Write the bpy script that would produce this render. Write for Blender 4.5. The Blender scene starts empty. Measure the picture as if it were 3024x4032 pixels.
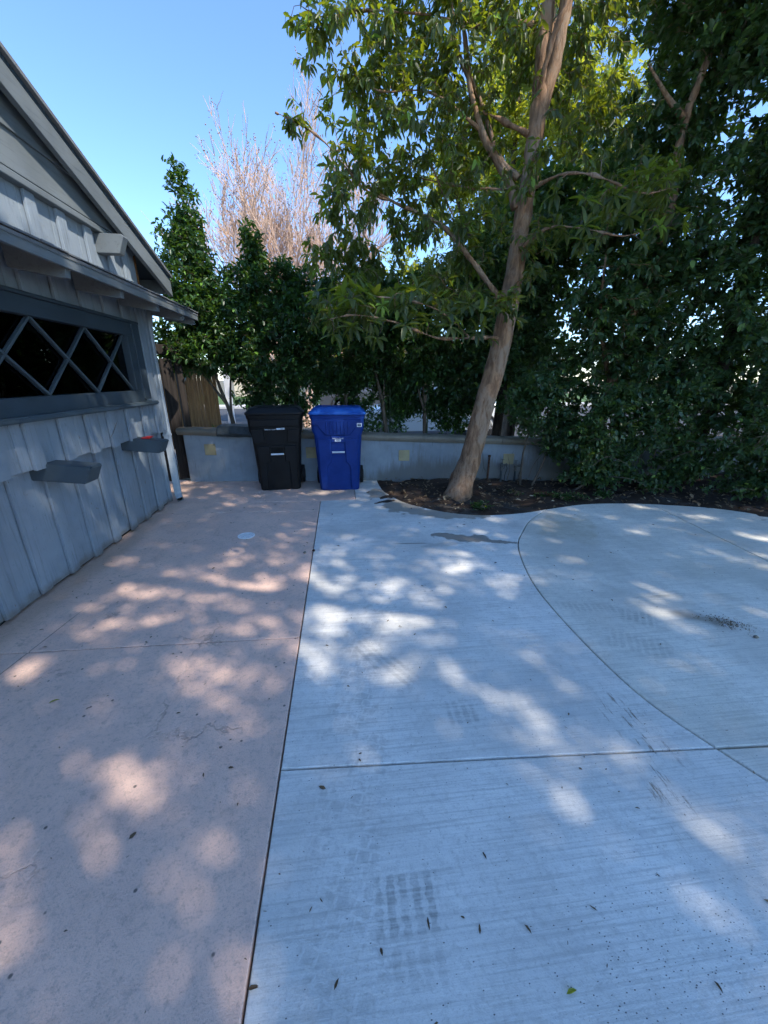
import bpy, bmesh, math, random
import numpy as np
from mathutils import Vector, Matrix

# ---------------------------------------------------------------- camera, sky, sun, exposure
sc = bpy.context.scene
col = sc.collection
R = math.radians
FPX, PITCH, YAW, CAMZ = 1514.0, R(19.2), R(6.3), 1.55
FW = Vector((math.sin(YAW) * math.cos(PITCH), math.cos(YAW) * math.cos(PITCH), -math.sin(PITCH)))
RT = Vector((math.cos(YAW), -math.sin(YAW), 0))
UP = RT.cross(FW)
cam_d = bpy.data.cameras.new('camera')
cam = bpy.data.objects.new('camera', cam_d)
col.objects.link(cam)
cam_d.sensor_fit = 'HORIZONTAL'
cam_d.sensor_width = 36
cam_d.lens = 36 * FPX / 3024
cam_d.clip_start = 0.05
cam_d.clip_end = 600
cam.matrix_world = Matrix(((RT.x, UP.x, -FW.x, 0), (RT.y, UP.y, -FW.y, 0), (RT.z, UP.z, -FW.z, CAMZ), (0, 0, 0, 1)))
sc.camera = cam

SUN = Vector((0.70, -0.70, 1.16)).normalized()          # direction to the sun: behind the camera and to its side
world = bpy.data.worlds.new('World')
sc.world = world
world.use_nodes = True
wn = world.node_tree
sky = wn.nodes.new('ShaderNodeTexSky')
sky.sky_type = 'NISHITA'
sky.sun_disc = False
sky.sun_elevation = math.asin(SUN.z)
sky.sun_rotation = math.atan2(SUN.x, SUN.y)
sky.air_density = 1.0
sky.dust_density = 0.0
sky.ozone_density = 8.0
bg = wn.nodes['Background']
bg.inputs['Strength'].default_value = 0.15
wn.links.new(sky.outputs['Color'], bg.inputs['Color'])
sun_d = bpy.data.lights.new('sun', 'SUN')
sun_d.energy = 2.6
sun_d.angle = R(0.53)
sun_d.color = (1.0, 0.93, 0.82)
sun = bpy.data.objects.new('sun', sun_d)
col.objects.link(sun)
sun.rotation_euler = SUN.to_track_quat('Z', 'Y').to_euler()
vs = sc.view_settings
vs.view_transform = 'Standard'
vs.look = 'None'
vs.gamma = 1
vs.use_curve_mapping = False
vs.exposure = 1.42
sc.cycles.adaptive_threshold = 0.03
sc.cycles.caustics_reflective = False
sc.cycles.caustics_refractive = False
sc.cycles.max_bounces = 6
sc.cycles.diffuse_bounces = 4
sc.cycles.glossy_bounces = 2
sc.cycles.transmission_bounces = 3
sc.cycles.transparent_max_bounces = 8

# ---------------------------------------------------------------- helpers
rng = np.random.default_rng(7)
random.seed(7)


def at(x, y, Y):
    """point of the plane y = Y that the photograph shows at pixel (x, y)"""
    d = FW + RT * ((x - 1512) / FPX) - UP * ((y - 2016) / FPX)
    return Vector((0, 0, CAMZ)) + d * (Y / d.y)


def gr(x, y, z=0.0):
    d = FW + RT * ((x - 1512) / FPX) - UP * ((y - 2016) / FPX)
    return Vector((0, 0, CAMZ)) + d * ((z - CAMZ) / d.z)


def link(o, parent=None):
    col.objects.link(o)
    if parent is not None:
        o.parent = parent
    return o


def tag(o, label=None, cat=None, group=None, kind=None):
    if label:
        o['label'] = label
    if cat:
        o['category'] = cat
    if group:
        o['group'] = group
    if kind:
        o['kind'] = kind
    return o


def empty(name, loc=(0, 0, 0)):
    o = bpy.data.objects.new(name, None)
    o.location = loc
    o.empty_display_size = 0.1
    return link(o)


class MB:
    """collects shapes for one mesh"""

    def __init__(s):
        s.v, s.f = [], []

    def add(s, vs_, fs):
        n = len(s.v)
        s.v += [tuple(p) for p in vs_]
        s.f += [tuple(i + n for i in f) for f in fs]
        return s

    def box(s, a, b):
        (x0, y0, z0), (x1, y1, z1) = a, b
        x0, x1 = min(x0, x1), max(x0, x1)
        y0, y1 = min(y0, y1), max(y0, y1)
        z0, z1 = min(z0, z1), max(z0, z1)
        return s.add([(x0, y0, z0), (x1, y0, z0), (x1, y1, z0), (x0, y1, z0), (x0, y0, z1), (x1, y0, z1), (x1, y1, z1), (x0, y1, z1)],
                     [(0, 3, 2, 1), (4, 5, 6, 7), (0, 1, 5, 4), (1, 2, 6, 5), (2, 3, 7, 6), (3, 0, 4, 7)])

    def prism(s, poly, vec):
        """polygon of 3D points swept by vec"""
        n = len(poly)
        vec = Vector(vec)
        p = [Vector(q) for q in poly]
        fs = [tuple(range(n - 1, -1, -1)), tuple(range(n, 2 * n))]
        fs += [(i, (i + 1) % n, n + (i + 1) % n, n + i) for i in range(n)]
        return s.add(p + [q + vec for q in p], fs)

    def bar(s, a, b, w, h, up=(0, 0, 1)):
        a, b = Vector(a), Vector(b)
        d = (b - a).normalized()
        sd = d.cross(Vector(up))
        if sd.length < 1e-5:
            sd = d.cross(Vector((1, 0, 0)))
        sd.normalize()
        u = sd.cross(d)
        q = [a + sd * (i * w / 2) + u * (j * h / 2) for i, j in ((-1, -1), (1, -1), (1, 1), (-1, 1))]
        return s.prism(q, b - a)

    def tube(s, pts, rad, n=8, cap=True):
        pts = [Vector(p) for p in pts]
        if not hasattr(rad, '__len__'):
            rad = [rad] * len(pts)
        base = len(s.v)
        ref = Vector((0.31, 0.17, 0.93))
        for i, p in enumerate(pts):
            d = (pts[min(i + 1, len(pts) - 1)] - pts[max(i - 1, 0)])
            d = d.normalized() if d.length > 1e-9 else Vector((0, 0, 1))
            a = d.cross(ref)
            if a.length < 1e-3:
                a = d.cross(Vector((1, 0, 0)))
            a.normalize()
            b = d.cross(a)
            for k in range(n):
                t = 2 * math.pi * k / n
                s.v.append(tuple(p + (a * math.cos(t) + b * math.sin(t)) * rad[i]))
        for i in range(len(pts) - 1):
            for k in range(n):
                k2 = (k + 1) % n
                s.f.append((base + i * n + k, base + i * n + k2, base + (i + 1) * n + k2, base + (i + 1) * n + k))
        if cap:
            s.f.append(tuple(base + k for k in range(n))[::-1])
            s.f.append(tuple(base + (len(pts) - 1) * n + k for k in range(n)))
        return s

    def loft(s, rings, cap=True):
        n = len(rings[0])
        base = len(s.v)
        for r in rings:
            s.v += [tuple(p) for p in r]
        for i in range(len(rings) - 1):
            for k in range(n):
                k2 = (k + 1) % n
                s.f.append((base + i * n + k, base + i * n + k2, base + (i + 1) * n + k2, base + (i + 1) * n + k))
        if cap:
            s.f.append(tuple(base + k for k in range(n))[::-1])
            s.f.append(tuple(base + (len(rings) - 1) * n + k for k in range(n)))
        return s

    def build(s, name, mat, parent=None, bevel=0, smooth=False, seg=1):
        me = bpy.data.meshes.new(name)
        me.from_pydata(s.v, [], s.f)
        bm = bmesh.new()
        bm.from_mesh(me)
        bmesh.ops.recalc_face_normals(bm, faces=bm.faces)
        if bevel:
            es = [e for e in bm.edges if len(e.link_faces) == 2 and e.calc_face_angle(0) > 0.5]
            bmesh.ops.bevel(bm, geom=es, offset=bevel, segments=seg, affect='EDGES', clamp_overlap=True)
        bm.to_mesh(me)
        bm.free()
        if smooth:
            for p in me.polygons:
                p.use_smooth = True
            if smooth == 'auto':
                me.set_sharp_from_angle(angle=R(38))
        me.materials.append(mat)
        o = bpy.data.objects.new(name, me)
        return link(o, parent)


def lerp(a, b, t):
    return a + (b - a) * t


def rough_edges(o, amp, seed=0):
    r = random.Random(seed)
    for v in o.data.vertices:
        v.co += Vector((r.uniform(-amp, amp), r.uniform(-amp, amp), r.uniform(-amp, amp)))


def catmull(P, n=8):
    P = [Vector(p) for p in P]
    out = []
    for i in range(len(P) - 1):
        p0, p1, p2, p3 = P[max(i - 1, 0)], P[i], P[i + 1], P[min(i + 2, len(P) - 1)]
        for k in range(n):
            t = k / n
            out.append(0.5 * ((2 * p1) + (p2 - p0) * t + (2 * p0 - 5 * p1 + 4 * p2 - p3) * t * t + (3 * p1 - p0 - 3 * p2 + p3) * t ** 3))
    out.append(P[-1])
    return out


# ---------------------------------------------------------------- materials
class NT:
    def __init__(s, name, rough=0.7, spec=0.3):
        s.m = bpy.data.materials.new(name)
        s.m.use_nodes = True
        s.t = s.m.node_tree
        s.b = s.t.nodes['Principled BSDF']
        s.b.inputs['Roughness'].default_value = rough
        s.b.inputs['Specular IOR Level'].default_value = spec
        s.tc = s.t.nodes.new('ShaderNodeTexCoord')
        s.co = s.tc.outputs['Object']

    def n(s, typ, **kw):
        nd = s.t.nodes.new(typ)
        for k, v in kw.items():
            setattr(nd, k, v)
        return nd

    def put(s, sock, val):
        if isinstance(val, bpy.types.NodeSocket):
            s.t.links.new(val, sock)
        elif isinstance(val, (tuple, list)) and len(val) == 3 and sock.type == 'RGBA':
            sock.default_value = (*val, 1)
        else:
            sock.default_value = val

    def mapping(s, scale=(1, 1, 1), loc=(0, 0, 0), rot=(0, 0, 0), typ='POINT', vec=None):
        m = s.n('ShaderNodeMapping', vector_type=typ)
        s.put(m.inputs['Vector'], vec or s.co)
        m.inputs['Location'].default_value = loc
        m.inputs['Rotation'].default_value = rot
        m.inputs['Scale'].default_value = scale
        return m.outputs[0]

    def noise(s, scale, detail=4, rough=0.6, vec=None, dist=0.0, color=False):
        nd = s.n('ShaderNodeTexNoise')
        s.put(nd.inputs['Vector'], vec or s.co)
        nd.inputs['Scale'].default_value = scale
        nd.inputs['Detail'].default_value = detail
        nd.inputs['Roughness'].default_value = rough
        nd.inputs['Distortion'].default_value = dist
        return nd.outputs['Color' if color else 'Fac']

    def voro(s, scale, feature='F1', vec=None, out='Distance'):
        nd = s.n('ShaderNodeTexVoronoi', feature=feature)
        s.put(nd.inputs['Vector'], vec or s.co)
        nd.inputs['Scale'].default_value = scale
        return nd.outputs[out]

    def rmp(s, fac, a, b, c=0.0, d=1.0, smooth=True):
        nd = s.n('ShaderNodeMapRange', interpolation_type='SMOOTHSTEP' if smooth else 'LINEAR')
        s.put(nd.inputs['Value'], fac)
        for k, v in zip(('From Min', 'From Max', 'To Min', 'To Max'), (a, b, c, d)):
            nd.inputs[k].default_value = v
        return nd.outputs['Result']

    def math(s, op, a, b=0.0, clamp=False):
        nd = s.n('ShaderNodeMath', operation=op, use_clamp=clamp)
        s.put(nd.inputs[0], a)
        s.put(nd.inputs[1], b)
        return nd.outputs[0]

    def mix(s, fac, a, b, typ='MIX'):
        nd = s.n('ShaderNodeMix', data_type='RGBA', blend_type=typ)
        s.put(nd.inputs['Factor'], fac)
        s.put(nd.inputs['A'], a)
        s.put(nd.inputs['B'], b)
        return nd.outputs['Result']

    def ell(s, cx, cy, rx, ry, rot=0.0, soft=0.4, amp=0.3, ns=6.0, box=False):
        """1 inside an ellipse or box on the ground, ragged edge"""
        v = s.mapping((rx, ry, 1e6), (cx, cy, 0), (0, 0, rot), 'TEXTURE')
        if amp:
            key = 5.0 if ns < 8 else 13.0
            if not hasattr(s, 'nzc'):
                s.nzc = {}
            if key not in s.nzc:
                a = s.n('ShaderNodeVectorMath', operation='SUBTRACT')
                s.put(a.inputs[0], s.noise(key, 2, 0.6, color=True))
                a.inputs[1].default_value = (0.5, 0.5, 0.5)
                s.nzc[key] = a
            a = s.nzc[key]
            b = s.n('ShaderNodeVectorMath', operation='SCALE')
            s.put(b.inputs[0], a.outputs[0])
            b.inputs['Scale'].default_value = amp * 2
            c = s.n('ShaderNodeVectorMath', operation='ADD')
            s.put(c.inputs[0], v)
            s.put(c.inputs[1], b.outputs[0])
            m = s.n('ShaderNodeVectorMath', operation='MULTIPLY')
            s.put(m.inputs[0], c.outputs[0])
            m.inputs[1].default_value = (1, 1, 0)
            v = m.outputs[0]
        if box:
            a = s.n('ShaderNodeVectorMath', operation='ABSOLUTE')
            s.put(a.inputs[0], v)
            x = s.n('ShaderNodeSeparateXYZ')
            s.put(x.inputs[0], a.outputs[0])
            d = s.math('MAXIMUM', x.outputs[0], x.outputs[1])
        else:
            a = s.n('ShaderNodeVectorMath', operation='LENGTH')
            s.put(a.inputs[0], v)
            d = a.outputs['Value']
        return s.rmp(d, 1.0, 1.0 - soft, 0, 1)

    def color(s, c):
        s.put(s.b.inputs['Base Color'], c)

    def bump(s, h, strength=0.3, dist=0.01, prev=None):
        nd = s.n('ShaderNodeBump')
        s.put(nd.inputs['Height'], h)
        nd.inputs['Strength'].default_value = strength
        nd.inputs['Distance'].default_value = dist
        if prev:
            s.put(nd.inputs['Normal'], prev)
        s.put(s.b.inputs['Normal'], nd.outputs[0])
        return nd.outputs[0]


def simple(name, c, rough=0.7, var=0.15, scale=8.0, spec=0.3, bump=0.0, stretch=(1, 1, 1), metal=0.0):
    m = NT(name, rough, spec)
    n1 = m.noise(scale, 5, 0.65, m.mapping(stretch))
    dark = tuple(x * (1 - var) for x in c)
    lite = tuple(min(1, x * (1 + var)) for x in c)
    m.color(m.mix(m.rmp(n1, 0.3, 0.7), dark, lite))
    m.b.inputs['Metallic'].default_value = metal
    if bump:
        m.bump(n1, bump, 0.01)
    return m.m


def painted_wood(name, c, vert=True, wear=0.60, dirt=0.7):
    """weathered paint on sawn timber"""
    m = NT(name, 0.65, 0.3)
    st = (14, 14, 0.8) if vert else (14, 0.8, 14)
    g = m.noise(3.0, 6, 0.7, m.mapping(st))
    big = m.noise(1.7, 4, 0.6)
    base = m.mix(m.rmp(big, 0.3, 0.7), tuple(x * 0.82 for x in c), tuple(x * 1.1 for x in c))
    base = m.mix(m.math('MULTIPLY', m.rmp(g, 0.5, 0.75), dirt), base, tuple(x * 0.5 for x in c))
    chip = m.noise(20.0, 6, 0.75, m.mapping((1, 1, 0.45) if vert else (1, 0.45, 1)))
    base = m.mix(m.rmp(chip, wear + 0.05, wear + 0.09), base, (0.16, 0.11, 0.075))
    if vert:
        z = m.n('ShaderNodeSeparateXYZ')
        m.put(z.inputs[0], m.co)
        foot = m.rmp(m.math('ADD', z.outputs[2], m.math('MULTIPLY', m.noise(7, 5, 0.7), -0.16)), 0.03, -0.06)
        base = m.mix(m.math('MULTIPLY', foot, 0.7), base, (0.15, 0.12, 0.09))
        base = m.mix(m.math('MULTIPLY', m.rmp(m.noise(26, 5, 0.75), 0.58, 0.7), 0.35), base, tuple(x * 0.45 for x in c))
    m.color(base)
    m.bump(m.math('ADD', g, m.math('MULTIPLY', chip, 0.6)), 0.16, 0.003)
    return m.m


def bare_wood(name, c, dark, vert=True):
    m = NT(name, 0.8, 0.2)
    st = (16, 16, 0.7) if vert else (16, 0.7, 16)
    g = m.noise(3.0, 7, 0.7, m.mapping(st), dist=0.4)
    m.color(m.mix(m.rmp(g, 0.3, 0.7), dark, c))
    m.bump(g, 0.4, 0.006)
    return m.m


def stone(name, c, scale=30, var=0.2, bump=0.3):
    m = NT(name, 0.85, 0.2)
    a = m.noise(scale, 6, 0.7)
    b = m.noise(2.2, 4, 0.6)
    cc = m.mix(m.rmp(b, 0.3, 0.7), tuple(x * (1 - var) for x in c), tuple(x * (1 + var) for x in c))
    cc = m.mix(m.math('MULTIPLY', m.rmp(a, 0.5, 0.8), 0.5), cc, tuple(x * 0.55 for x in c))
    m.color(cc)
    m.bump(a, bump, 0.006)
    return m.m


def plastic(name, c, rough=0.42):
    m = NT(name, rough, 0.22)
    a = m.noise(260, 2, 0.5)
    b = m.noise(5, 5, 0.7)
    scr = m.noise(4, 6, 0.8, m.mapping((1, 1, 8)))
    cc = m.mix(m.rmp(b, 0.35, 0.75), c, tuple(min(1, x * 1.25 + 0.006) for x in c))
    cc = m.mix(m.math('MULTIPLY', m.rmp(scr, 0.6, 0.75), 0.05), cc, (0.13, 0.14, 0.15))
    m.color(cc)
    m.put(m.b.inputs['Roughness'], m.rmp(b, 0.3, 0.7, rough - 0.08, rough + 0.15))
    m.bump(a, 0.12, 0.002)
    return m.m


def leaf_mat(name, c0, c1, young, trans, tr_amt=0.35, rough=0.38):
    m = NT(name, rough, 0.4)
    a = m.n('ShaderNodeAttribute', attribute_name='lv')
    cc = m.mix(a.outputs['Fac'], c0, c1)
    cc = m.mix(m.rmp(a.outputs['Fac'], 0.955, 0.96), cc, young)
    m.color(cc)
    tr = m.n('ShaderNodeBsdfTranslucent')
    m.put(tr.inputs['Color'], m.mix(m.rmp(a.outputs['Fac'], 0.955, 0.96), trans, tuple(min(1, x * 1.6) for x in young)))
    mx = m.n('ShaderNodeMixShader')
    mx.inputs[0].default_value = tr_amt
    m.t.links.new(m.b.outputs[0], mx.inputs[1])
    m.t.links.new(tr.outputs[0], mx.inputs[2])
    m.t.links.new(mx.outputs[0], m.t.nodes['Material Output'].inputs['Surface'])
    return m.m


def bark_mat(name, c, dark, scale=6, bump=0.5, patch=None):
    m = NT(name, 0.85, 0.2)
    n1 = m.noise(scale * 2.2, 7, 0.7, m.mapping((1, 1, 0.25)), dist=0.6)
    n2 = m.noise(scale * 0.35, 4, 0.6)
    cc = m.mix(m.rmp(n1, 0.35, 0.65), dark, c)
    if patch:
        cc = m.mix(m.math('MULTIPLY', m.rmp(n2, 0.47, 0.58), m.rmp(n1, 0.35, 0.6)), cc, patch)
    m.color(cc)
    m.bump(n1, bump, 0.02)
    return m.m


def grey_concrete(name, base, warm):
    m = NT(name, 0.8, 0.25)
    n1 = m.noise(1.1, 6, 0.6)
    n2 = m.noise(9, 6, 0.75)
    n3 = m.noise(120, 3, 0.7)
    broom = m.noise(26, 3, 0.55, m.mapping((0.09, 4.0, 1)))
    broom2 = m.noise(9, 3, 0.6, m.mapping((0.12, 4.0, 1)))
    c = m.mix(m.rmp(n1, 0.32, 0.68), tuple(x * 0.78 for x in base), tuple(x * 1.10 for x in base))
    c = m.mix(m.math('MULTIPLY', m.rmp(n2, 0.45, 0.70), 0.42), c, tuple(x * 0.62 for x in base))
    c = m.mix(m.math('MULTIPLY', m.rmp(broom, 0.46, 0.70), 0.48), c, tuple(x * 0.56 for x in base))
    c = m.mix(m.math('MULTIPLY', m.rmp(broom2, 0.48, 0.72), 0.34), c, tuple(x * 0.66 for x in base))
    c = m.mix(m.math('MULTIPLY', m.rmp(n3, 0.52, 0.72), 0.42), c, tuple(x * 0.48 for x in base))
    c = m.mix(m.math('MULTIPLY', m.rmp(m.noise(34, 4, 0.75), 0.50, 0.66), 0.34), c, tuple(x * 0.55 for x in base))
    c = m.mix(m.math('MULTIPLY', m.rmp(m.noise(0.6, 4, 0.6), 0.45, 0.7), warm), c, (0.42, 0.39, 0.30))
    # dark specks, thicker close to the lower corner of the drive
    dens = m.math('ADD', 0.012, m.math('MULTIPLY', 0.14, m.ell(1.0, 0.42, 0.75, 0.42, 0.1, 0.9, 0.1)))
    sv = m.mapping((0.75, 1.3, 1), rot=(0, 0, R(35)))
    cell = m.voro(150, vec=sv)
    pick = m.voro(150, vec=sv, out='Color')
    sx = m.n('ShaderNodeSeparateColor')
    m.put(sx.inputs[0], pick)
    chosen = m.math('LESS_THAN', sx.outputs[0], dens)
    c = m.mix(m.math('MULTIPLY', m.math('MULTIPLY', m.rmp(cell, 0.36, 0.22), chosen), 0.85), c, (0.06, 0.06, 0.065))
    # tyre lugs pressed into the dust: blocks with raised gaps
    tv = m.mapping((1.0, 1.0, 1.0), rot=(0, 0, R(-22)))
    dv = m.n('ShaderNodeVectorMath', operation='SCALE')
    m.put(dv.inputs[0], m.noise(11, 2, 0.6, color=True))
    dv.inputs['Scale'].default_value = 0.03
    da = m.n('ShaderNodeVectorMath', operation='ADD')
    m.put(da.inputs[0], m.mapping((1, 1, 1), rot=(0, 0, R(20))))
    m.put(da.inputs[1], dv.outputs[0])
    br = m.n('ShaderNodeTexBrick', offset=0.37, squash=0.7, squash_frequency=2)
    m.put(br.inputs['Vector'], da.outputs[0])
    br.inputs['Scale'].default_value = 1.0
    br.inputs['Mortar Size'].default_value = 0.0065
    br.inputs['Mortar Smooth'].default_value = 0.6
    br.inputs['Brick Width'].default_value = 0.062
    br.inputs['Row Height'].default_value = 0.045
    gap = m.math('SUBTRACT', 1.0, br.outputs['Fac'])
    strip = m.math('MAXIMUM', m.math('MULTIPLY', m.ell(-0.02, 1.0, 0.15, 1.35, R(-6), 0.25, 0.22, 9, box=True), m.rmp(n2, 0.30, 0.55, 0.25, 1.0)), m.ell(0.22, 2.35, 0.14, 0.09, 0.1, 0.3, 0.4, 12))
    lugm = m.math('MULTIPLY', strip, gap)
    c = m.mix(m.math('MULTIPLY', m.math('MULTIPLY', lugm, m.rmp(n2, 0.40, 0.62)), 0.36), c, tuple(x * 0.5 for x in base))
    # square tread prints: dark bars
    bars = None
    for (px, py, rx, ry, ro, am) in ((0.155, 0.72, 0.115, 0.085, 0, 1.0), (0.16, 0.58, 0.10, 0.05, 0, 0.45), (0.54, 1.41, 0.085, 0.085, 0, 0.55), (1.98, 2.05, 0.13, 0.10, R(-35), 0.5),
                             (0.13, 1.86, 0.07, 0.17, R(30), 0.5), (0.28, 1.72, 0.07, 0.16, R(35), 0.45), (1.72, 2.2, 0.26, 0.06, R(-12), 0.4), (1.78, 1.8, 0.2, 0.12, R(-30), 0.35)):
        mk = m.ell(px, py, rx, ry, ro, 0.35, 0.18, 22, box=True)
        wv = m.n('ShaderNodeTexWave', wave_type='BANDS', bands_direction='X')
        m.put(wv.inputs['Vector'], m.mapping((1, 1, 1), rot=(0, 0, -ro)))
        wv.inputs['Scale'].default_value = 7.6
        wv.inputs['Distortion'].default_value = 2.2
        wv.inputs['Detail Scale'].default_value = 6
        f = m.math('MULTIPLY', mk, m.math('MULTIPLY', m.math('MULTIPLY', m.rmp(wv.outputs['Fac'], 0.12, 0.6, 0.15, 1.0), am), m.math('MULTIPLY', m.rmp(n2, 0.3, 0.6, 0.25, 0.85), m.rmp(broom, 0.35, 0.6, 0.45, 1.0))))
        bars = f if bars is None else m.math('MAXIMUM', bars, f)
    c = m.mix(bars, c, tuple(x * 0.36 for x in base))
    # damp and dirty marks
    wet = m.math('MAXIMUM', m.ell(1.20, 3.55, 0.34, 0.085, R(-17), 0.2, 1.3, 7), m.ell(1.46, 3.43, 0.28, 0.05, R(-20), 0.25, 0.8, 9))
    wet = m.math('MAXIMUM', wet, m.math('MULTIPLY', m.ell(0.66, 3.45, 0.22, 0.018, R(-4), 0.4, 0.3, 9), 0.8))
    wet = m.math('MAXIMUM', wet, m.math('MULTIPLY', m.ell(0.95, 3.40, 0.26, 0.06, R(6), 0.5, 0.5, 8), 0.35))
    c = m.mix(m.math('MULTIPLY', wet, 0.72), c, (0.13, 0.105, 0.075))
    damp = m.math('MAXIMUM', m.ell(0.74, 4.62, 0.26, 0.36, R(30), 0.2, 0.9, 5), m.ell(1.25, 4.25, 0.50, 0.17, R(-20), 0.2, 0.8, 5))
    damp = m.math('MAXIMUM', damp, m.ell(0.48, 5.25, 0.16, 0.28, 0, 0.25, 0.4, 6))
    c = m.mix(m.math('MULTIPLY', damp, 0.75), c, (0.25, 0.215, 0.165))
    patch = m.ell(2.45, 3.72, 0.32, 0.46, R(-34), 0.3, 0.5, 5, box=True)
    c = m.mix(m.math('MULTIPLY', m.math('MULTIPLY', patch, m.rmp(n2, 0.35, 0.6, 0.4, 1.0)), 0.4), c, (0.42, 0.36, 0.24))
    rust = m.noise(16, 5, 0.7, m.mapping((2.6, 0.5, 1), rot=(0, 0, R(-6))))
    rz = m.math('MAXIMUM', m.ell(1.33, 1.25, 0.16, 0.30, R(4), 0.6, 0.3, 8), m.ell(1.22, 0.92, 0.09, 0.24, R(-14), 0.6, 0.3, 8))
    c = m.mix(m.math('MULTIPLY', m.math('MULTIPLY', rz, m.rmp(rust, 0.54, 0.66)), 0.85), c, (0.15, 0.105, 0.06))
    dirt = m.ell(2.42, 1.98, 0.22, 0.11, R(-38), 0.95, 0.9, 7)
    c = m.mix(m.math('MULTIPLY', dirt, 0.6), c, (0.13, 0.105, 0.075))
    smear = m.rmp(m.noise(3, 5, 0.7, m.mapping((0.5, 2.2, 1), rot=(0, 0, R(-35)))), 0.58, 0.72)
    c = m.mix(m.math('MULTIPLY', m.math('MULTIPLY', smear, m.ell(2.3, 2.3, 1.0, 0.8, R(-30), 0.7, 0.2)), 0.35), c, (0.2, 0.165, 0.115))
    m.color(c)
    nb = m.bump(m.math('ADD', m.math('MULTIPLY', broom, 0.8), n3), 0.35, 0.004)
    m.bump(m.math('MULTIPLY', m.math('SUBTRACT', 1.0, gap), strip), 0.12, 0.006, nb)
    m.put(m.b.inputs['Roughness'], m.rmp(wet, 0, 1, 0.82, 0.45))
    return m.m


def pink_concrete(name):
    m = NT(name, 0.75, 0.3)
    n1 = m.noise(1.3, 6, 0.65)
    n2 = m.noise(6, 7, 0.75, dist=0.5)
    n3 = m.noise(150, 3, 0.7)
    base = (0.37, 0.285, 0.262)
    c = m.mix(m.rmp(n1, 0.3, 0.7), (0.70, 0.49, 0.395), (0.84, 0.575, 0.45))
    c = m.mix(m.math('MULTIPLY', m.rmp(n2, 0.5, 0.7), 0.4), c, (0.39, 0.305, 0.255))
    c = m.mix(m.math('MULTIPLY', m.rmp(n3, 0.50, 0.70), 0.36), c, (0.26, 0.20, 0.185))
    c = m.mix(m.math('MULTIPLY', m.rmp(m.noise(38, 4, 0.75), 0.50, 0.66), 0.36), c, (0.30, 0.24, 0.215))
    # stamped stone veins: broken, wandering lines
    dv = m.n('ShaderNodeVectorMath', operation='ADD')
    m.put(dv.inputs[0], m.mapping((1, 1, 1), rot=(0, 0, R(35))))
    sc_ = m.n('ShaderNodeVectorMath', operation='SCALE')
    m.put(sc_.inputs[0], m.noise(2.4, 5, 0.65, color=True))
    sc_.inputs['Scale'].default_value = 0.55
    m.put(dv.inputs[1], sc_.outputs[0])
    ve = m.voro(1.5, 'DISTANCE_TO_EDGE', dv.outputs[0])
    vein = m.math('MULTIPLY', m.rmp(ve, 0.016, 0.003), m.rmp(m.noise(1.7, 3, 0.6), 0.5, 0.62))
    c = m.mix(m.math('MULTIPLY', vein, 0.32), c, (0.14, 0.11, 0.09))
    relief = m.noise(4, 7, 0.68, m.mapping((0.85, 1.35, 1), rot=(0, 0, R(-32))), dist=0.2)
    scuff = m.math('MULTIPLY', m.rmp(relief, 0.58, 0.68), m.ell(-1.9, 2.3, 0.7, 1.5, 0, 0.7, 0.3))
    c = m.mix(m.math('MULTIPLY', scuff, 0.5), c, (0.13, 0.11, 0.105))
    line = m.math('MAXIMUM', m.ell(-1.93, 1.9, 0.005, 0.75, R(-6), 0.3, 0.0, box=True), m.ell(-2.455, 5.9, 0.006, 0.44, R(-8), 0.3, 0.0, box=True))
    c = m.mix(m.math('MULTIPLY', line, 0.5), c, (0.07, 0.055, 0.05))
    # washed-out strip by the bins, grey rather than pink
    c = m.mix(m.math('MULTIPLY', m.ell(-0.15, 5.6, 0.5, 0.6, 0, 0.4, 0.25, 4, box=True), 0.65), c, (0.42, 0.375, 0.325))
    wallside = m.ell(-2.2, 3.4, 0.22, 2.4, 0, 0.8, 0.3, 4)
    c = m.mix(m.math('MULTIPLY', wallside, 0.45), c, (0.36, 0.235, 0.15))
    sx = m.n('ShaderNodeSeparateColor')
    m.put(sx.inputs[0], m.voro(24, out='Color'))
    c = m.mix(m.math('MULTIPLY', m.math('MULTIPLY', m.rmp(m.voro(24), 0.2, 0.1), m.math('LESS_THAN', sx.outputs[0], 0.06)), 0.8), c, (0.05, 0.05, 0.05))
    m.color(c)
    nb = m.bump(relief, 0.35, 0.02)
    nb = m.bump(n3, 0.5, 0.004, nb)
    m.bump(m.math('SUBTRACT', 1.0, m.math('MAXIMUM', vein, line)), 0.5, 0.006, nb)
    return m.m


MAT = {}
MAT['grey'] = grey_concrete('broom_concrete', (0.80, 0.78, 0.725), 0.12)
MAT['grey2'] = grey_concrete('broom_concrete_old', (0.78, 0.745, 0.655), 0.35)
MAT['pink'] = pink_concrete('stamped_concrete')
MAT['joint'] = simple('joint_grit', (0.06, 0.052, 0.045), 0.95, 0.4, 40)
MAT['soil'] = stone('soil_earth', (0.055, 0.038, 0.028), 45, 0.35, 1.0)
MAT['ground'] = simple('ground_dry', (0.16, 0.14, 0.09), 0.95, 0.3, 2)
MAT['asphalt'] = stone('asphalt', (0.07, 0.07, 0.072), 80, 0.15, 0.3)
MAT['sidewalk'] = stone('sidewalk_concrete', (0.52, 0.50, 0.46), 40, 0.1, 0.2)
MAT['lawn'] = simple('lawn_green', (0.07, 0.12, 0.03), 0.95, 0.4, 30)
MAT['blue_wood'] = painted_wood('pale_blue_paint', (0.245, 0.285, 0.325))
MAT['blue_wood_h'] = painted_wood('pale_blue_paint_level', (0.15, 0.17, 0.18), vert=False, wear=0.66, dirt=0.75)
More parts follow.
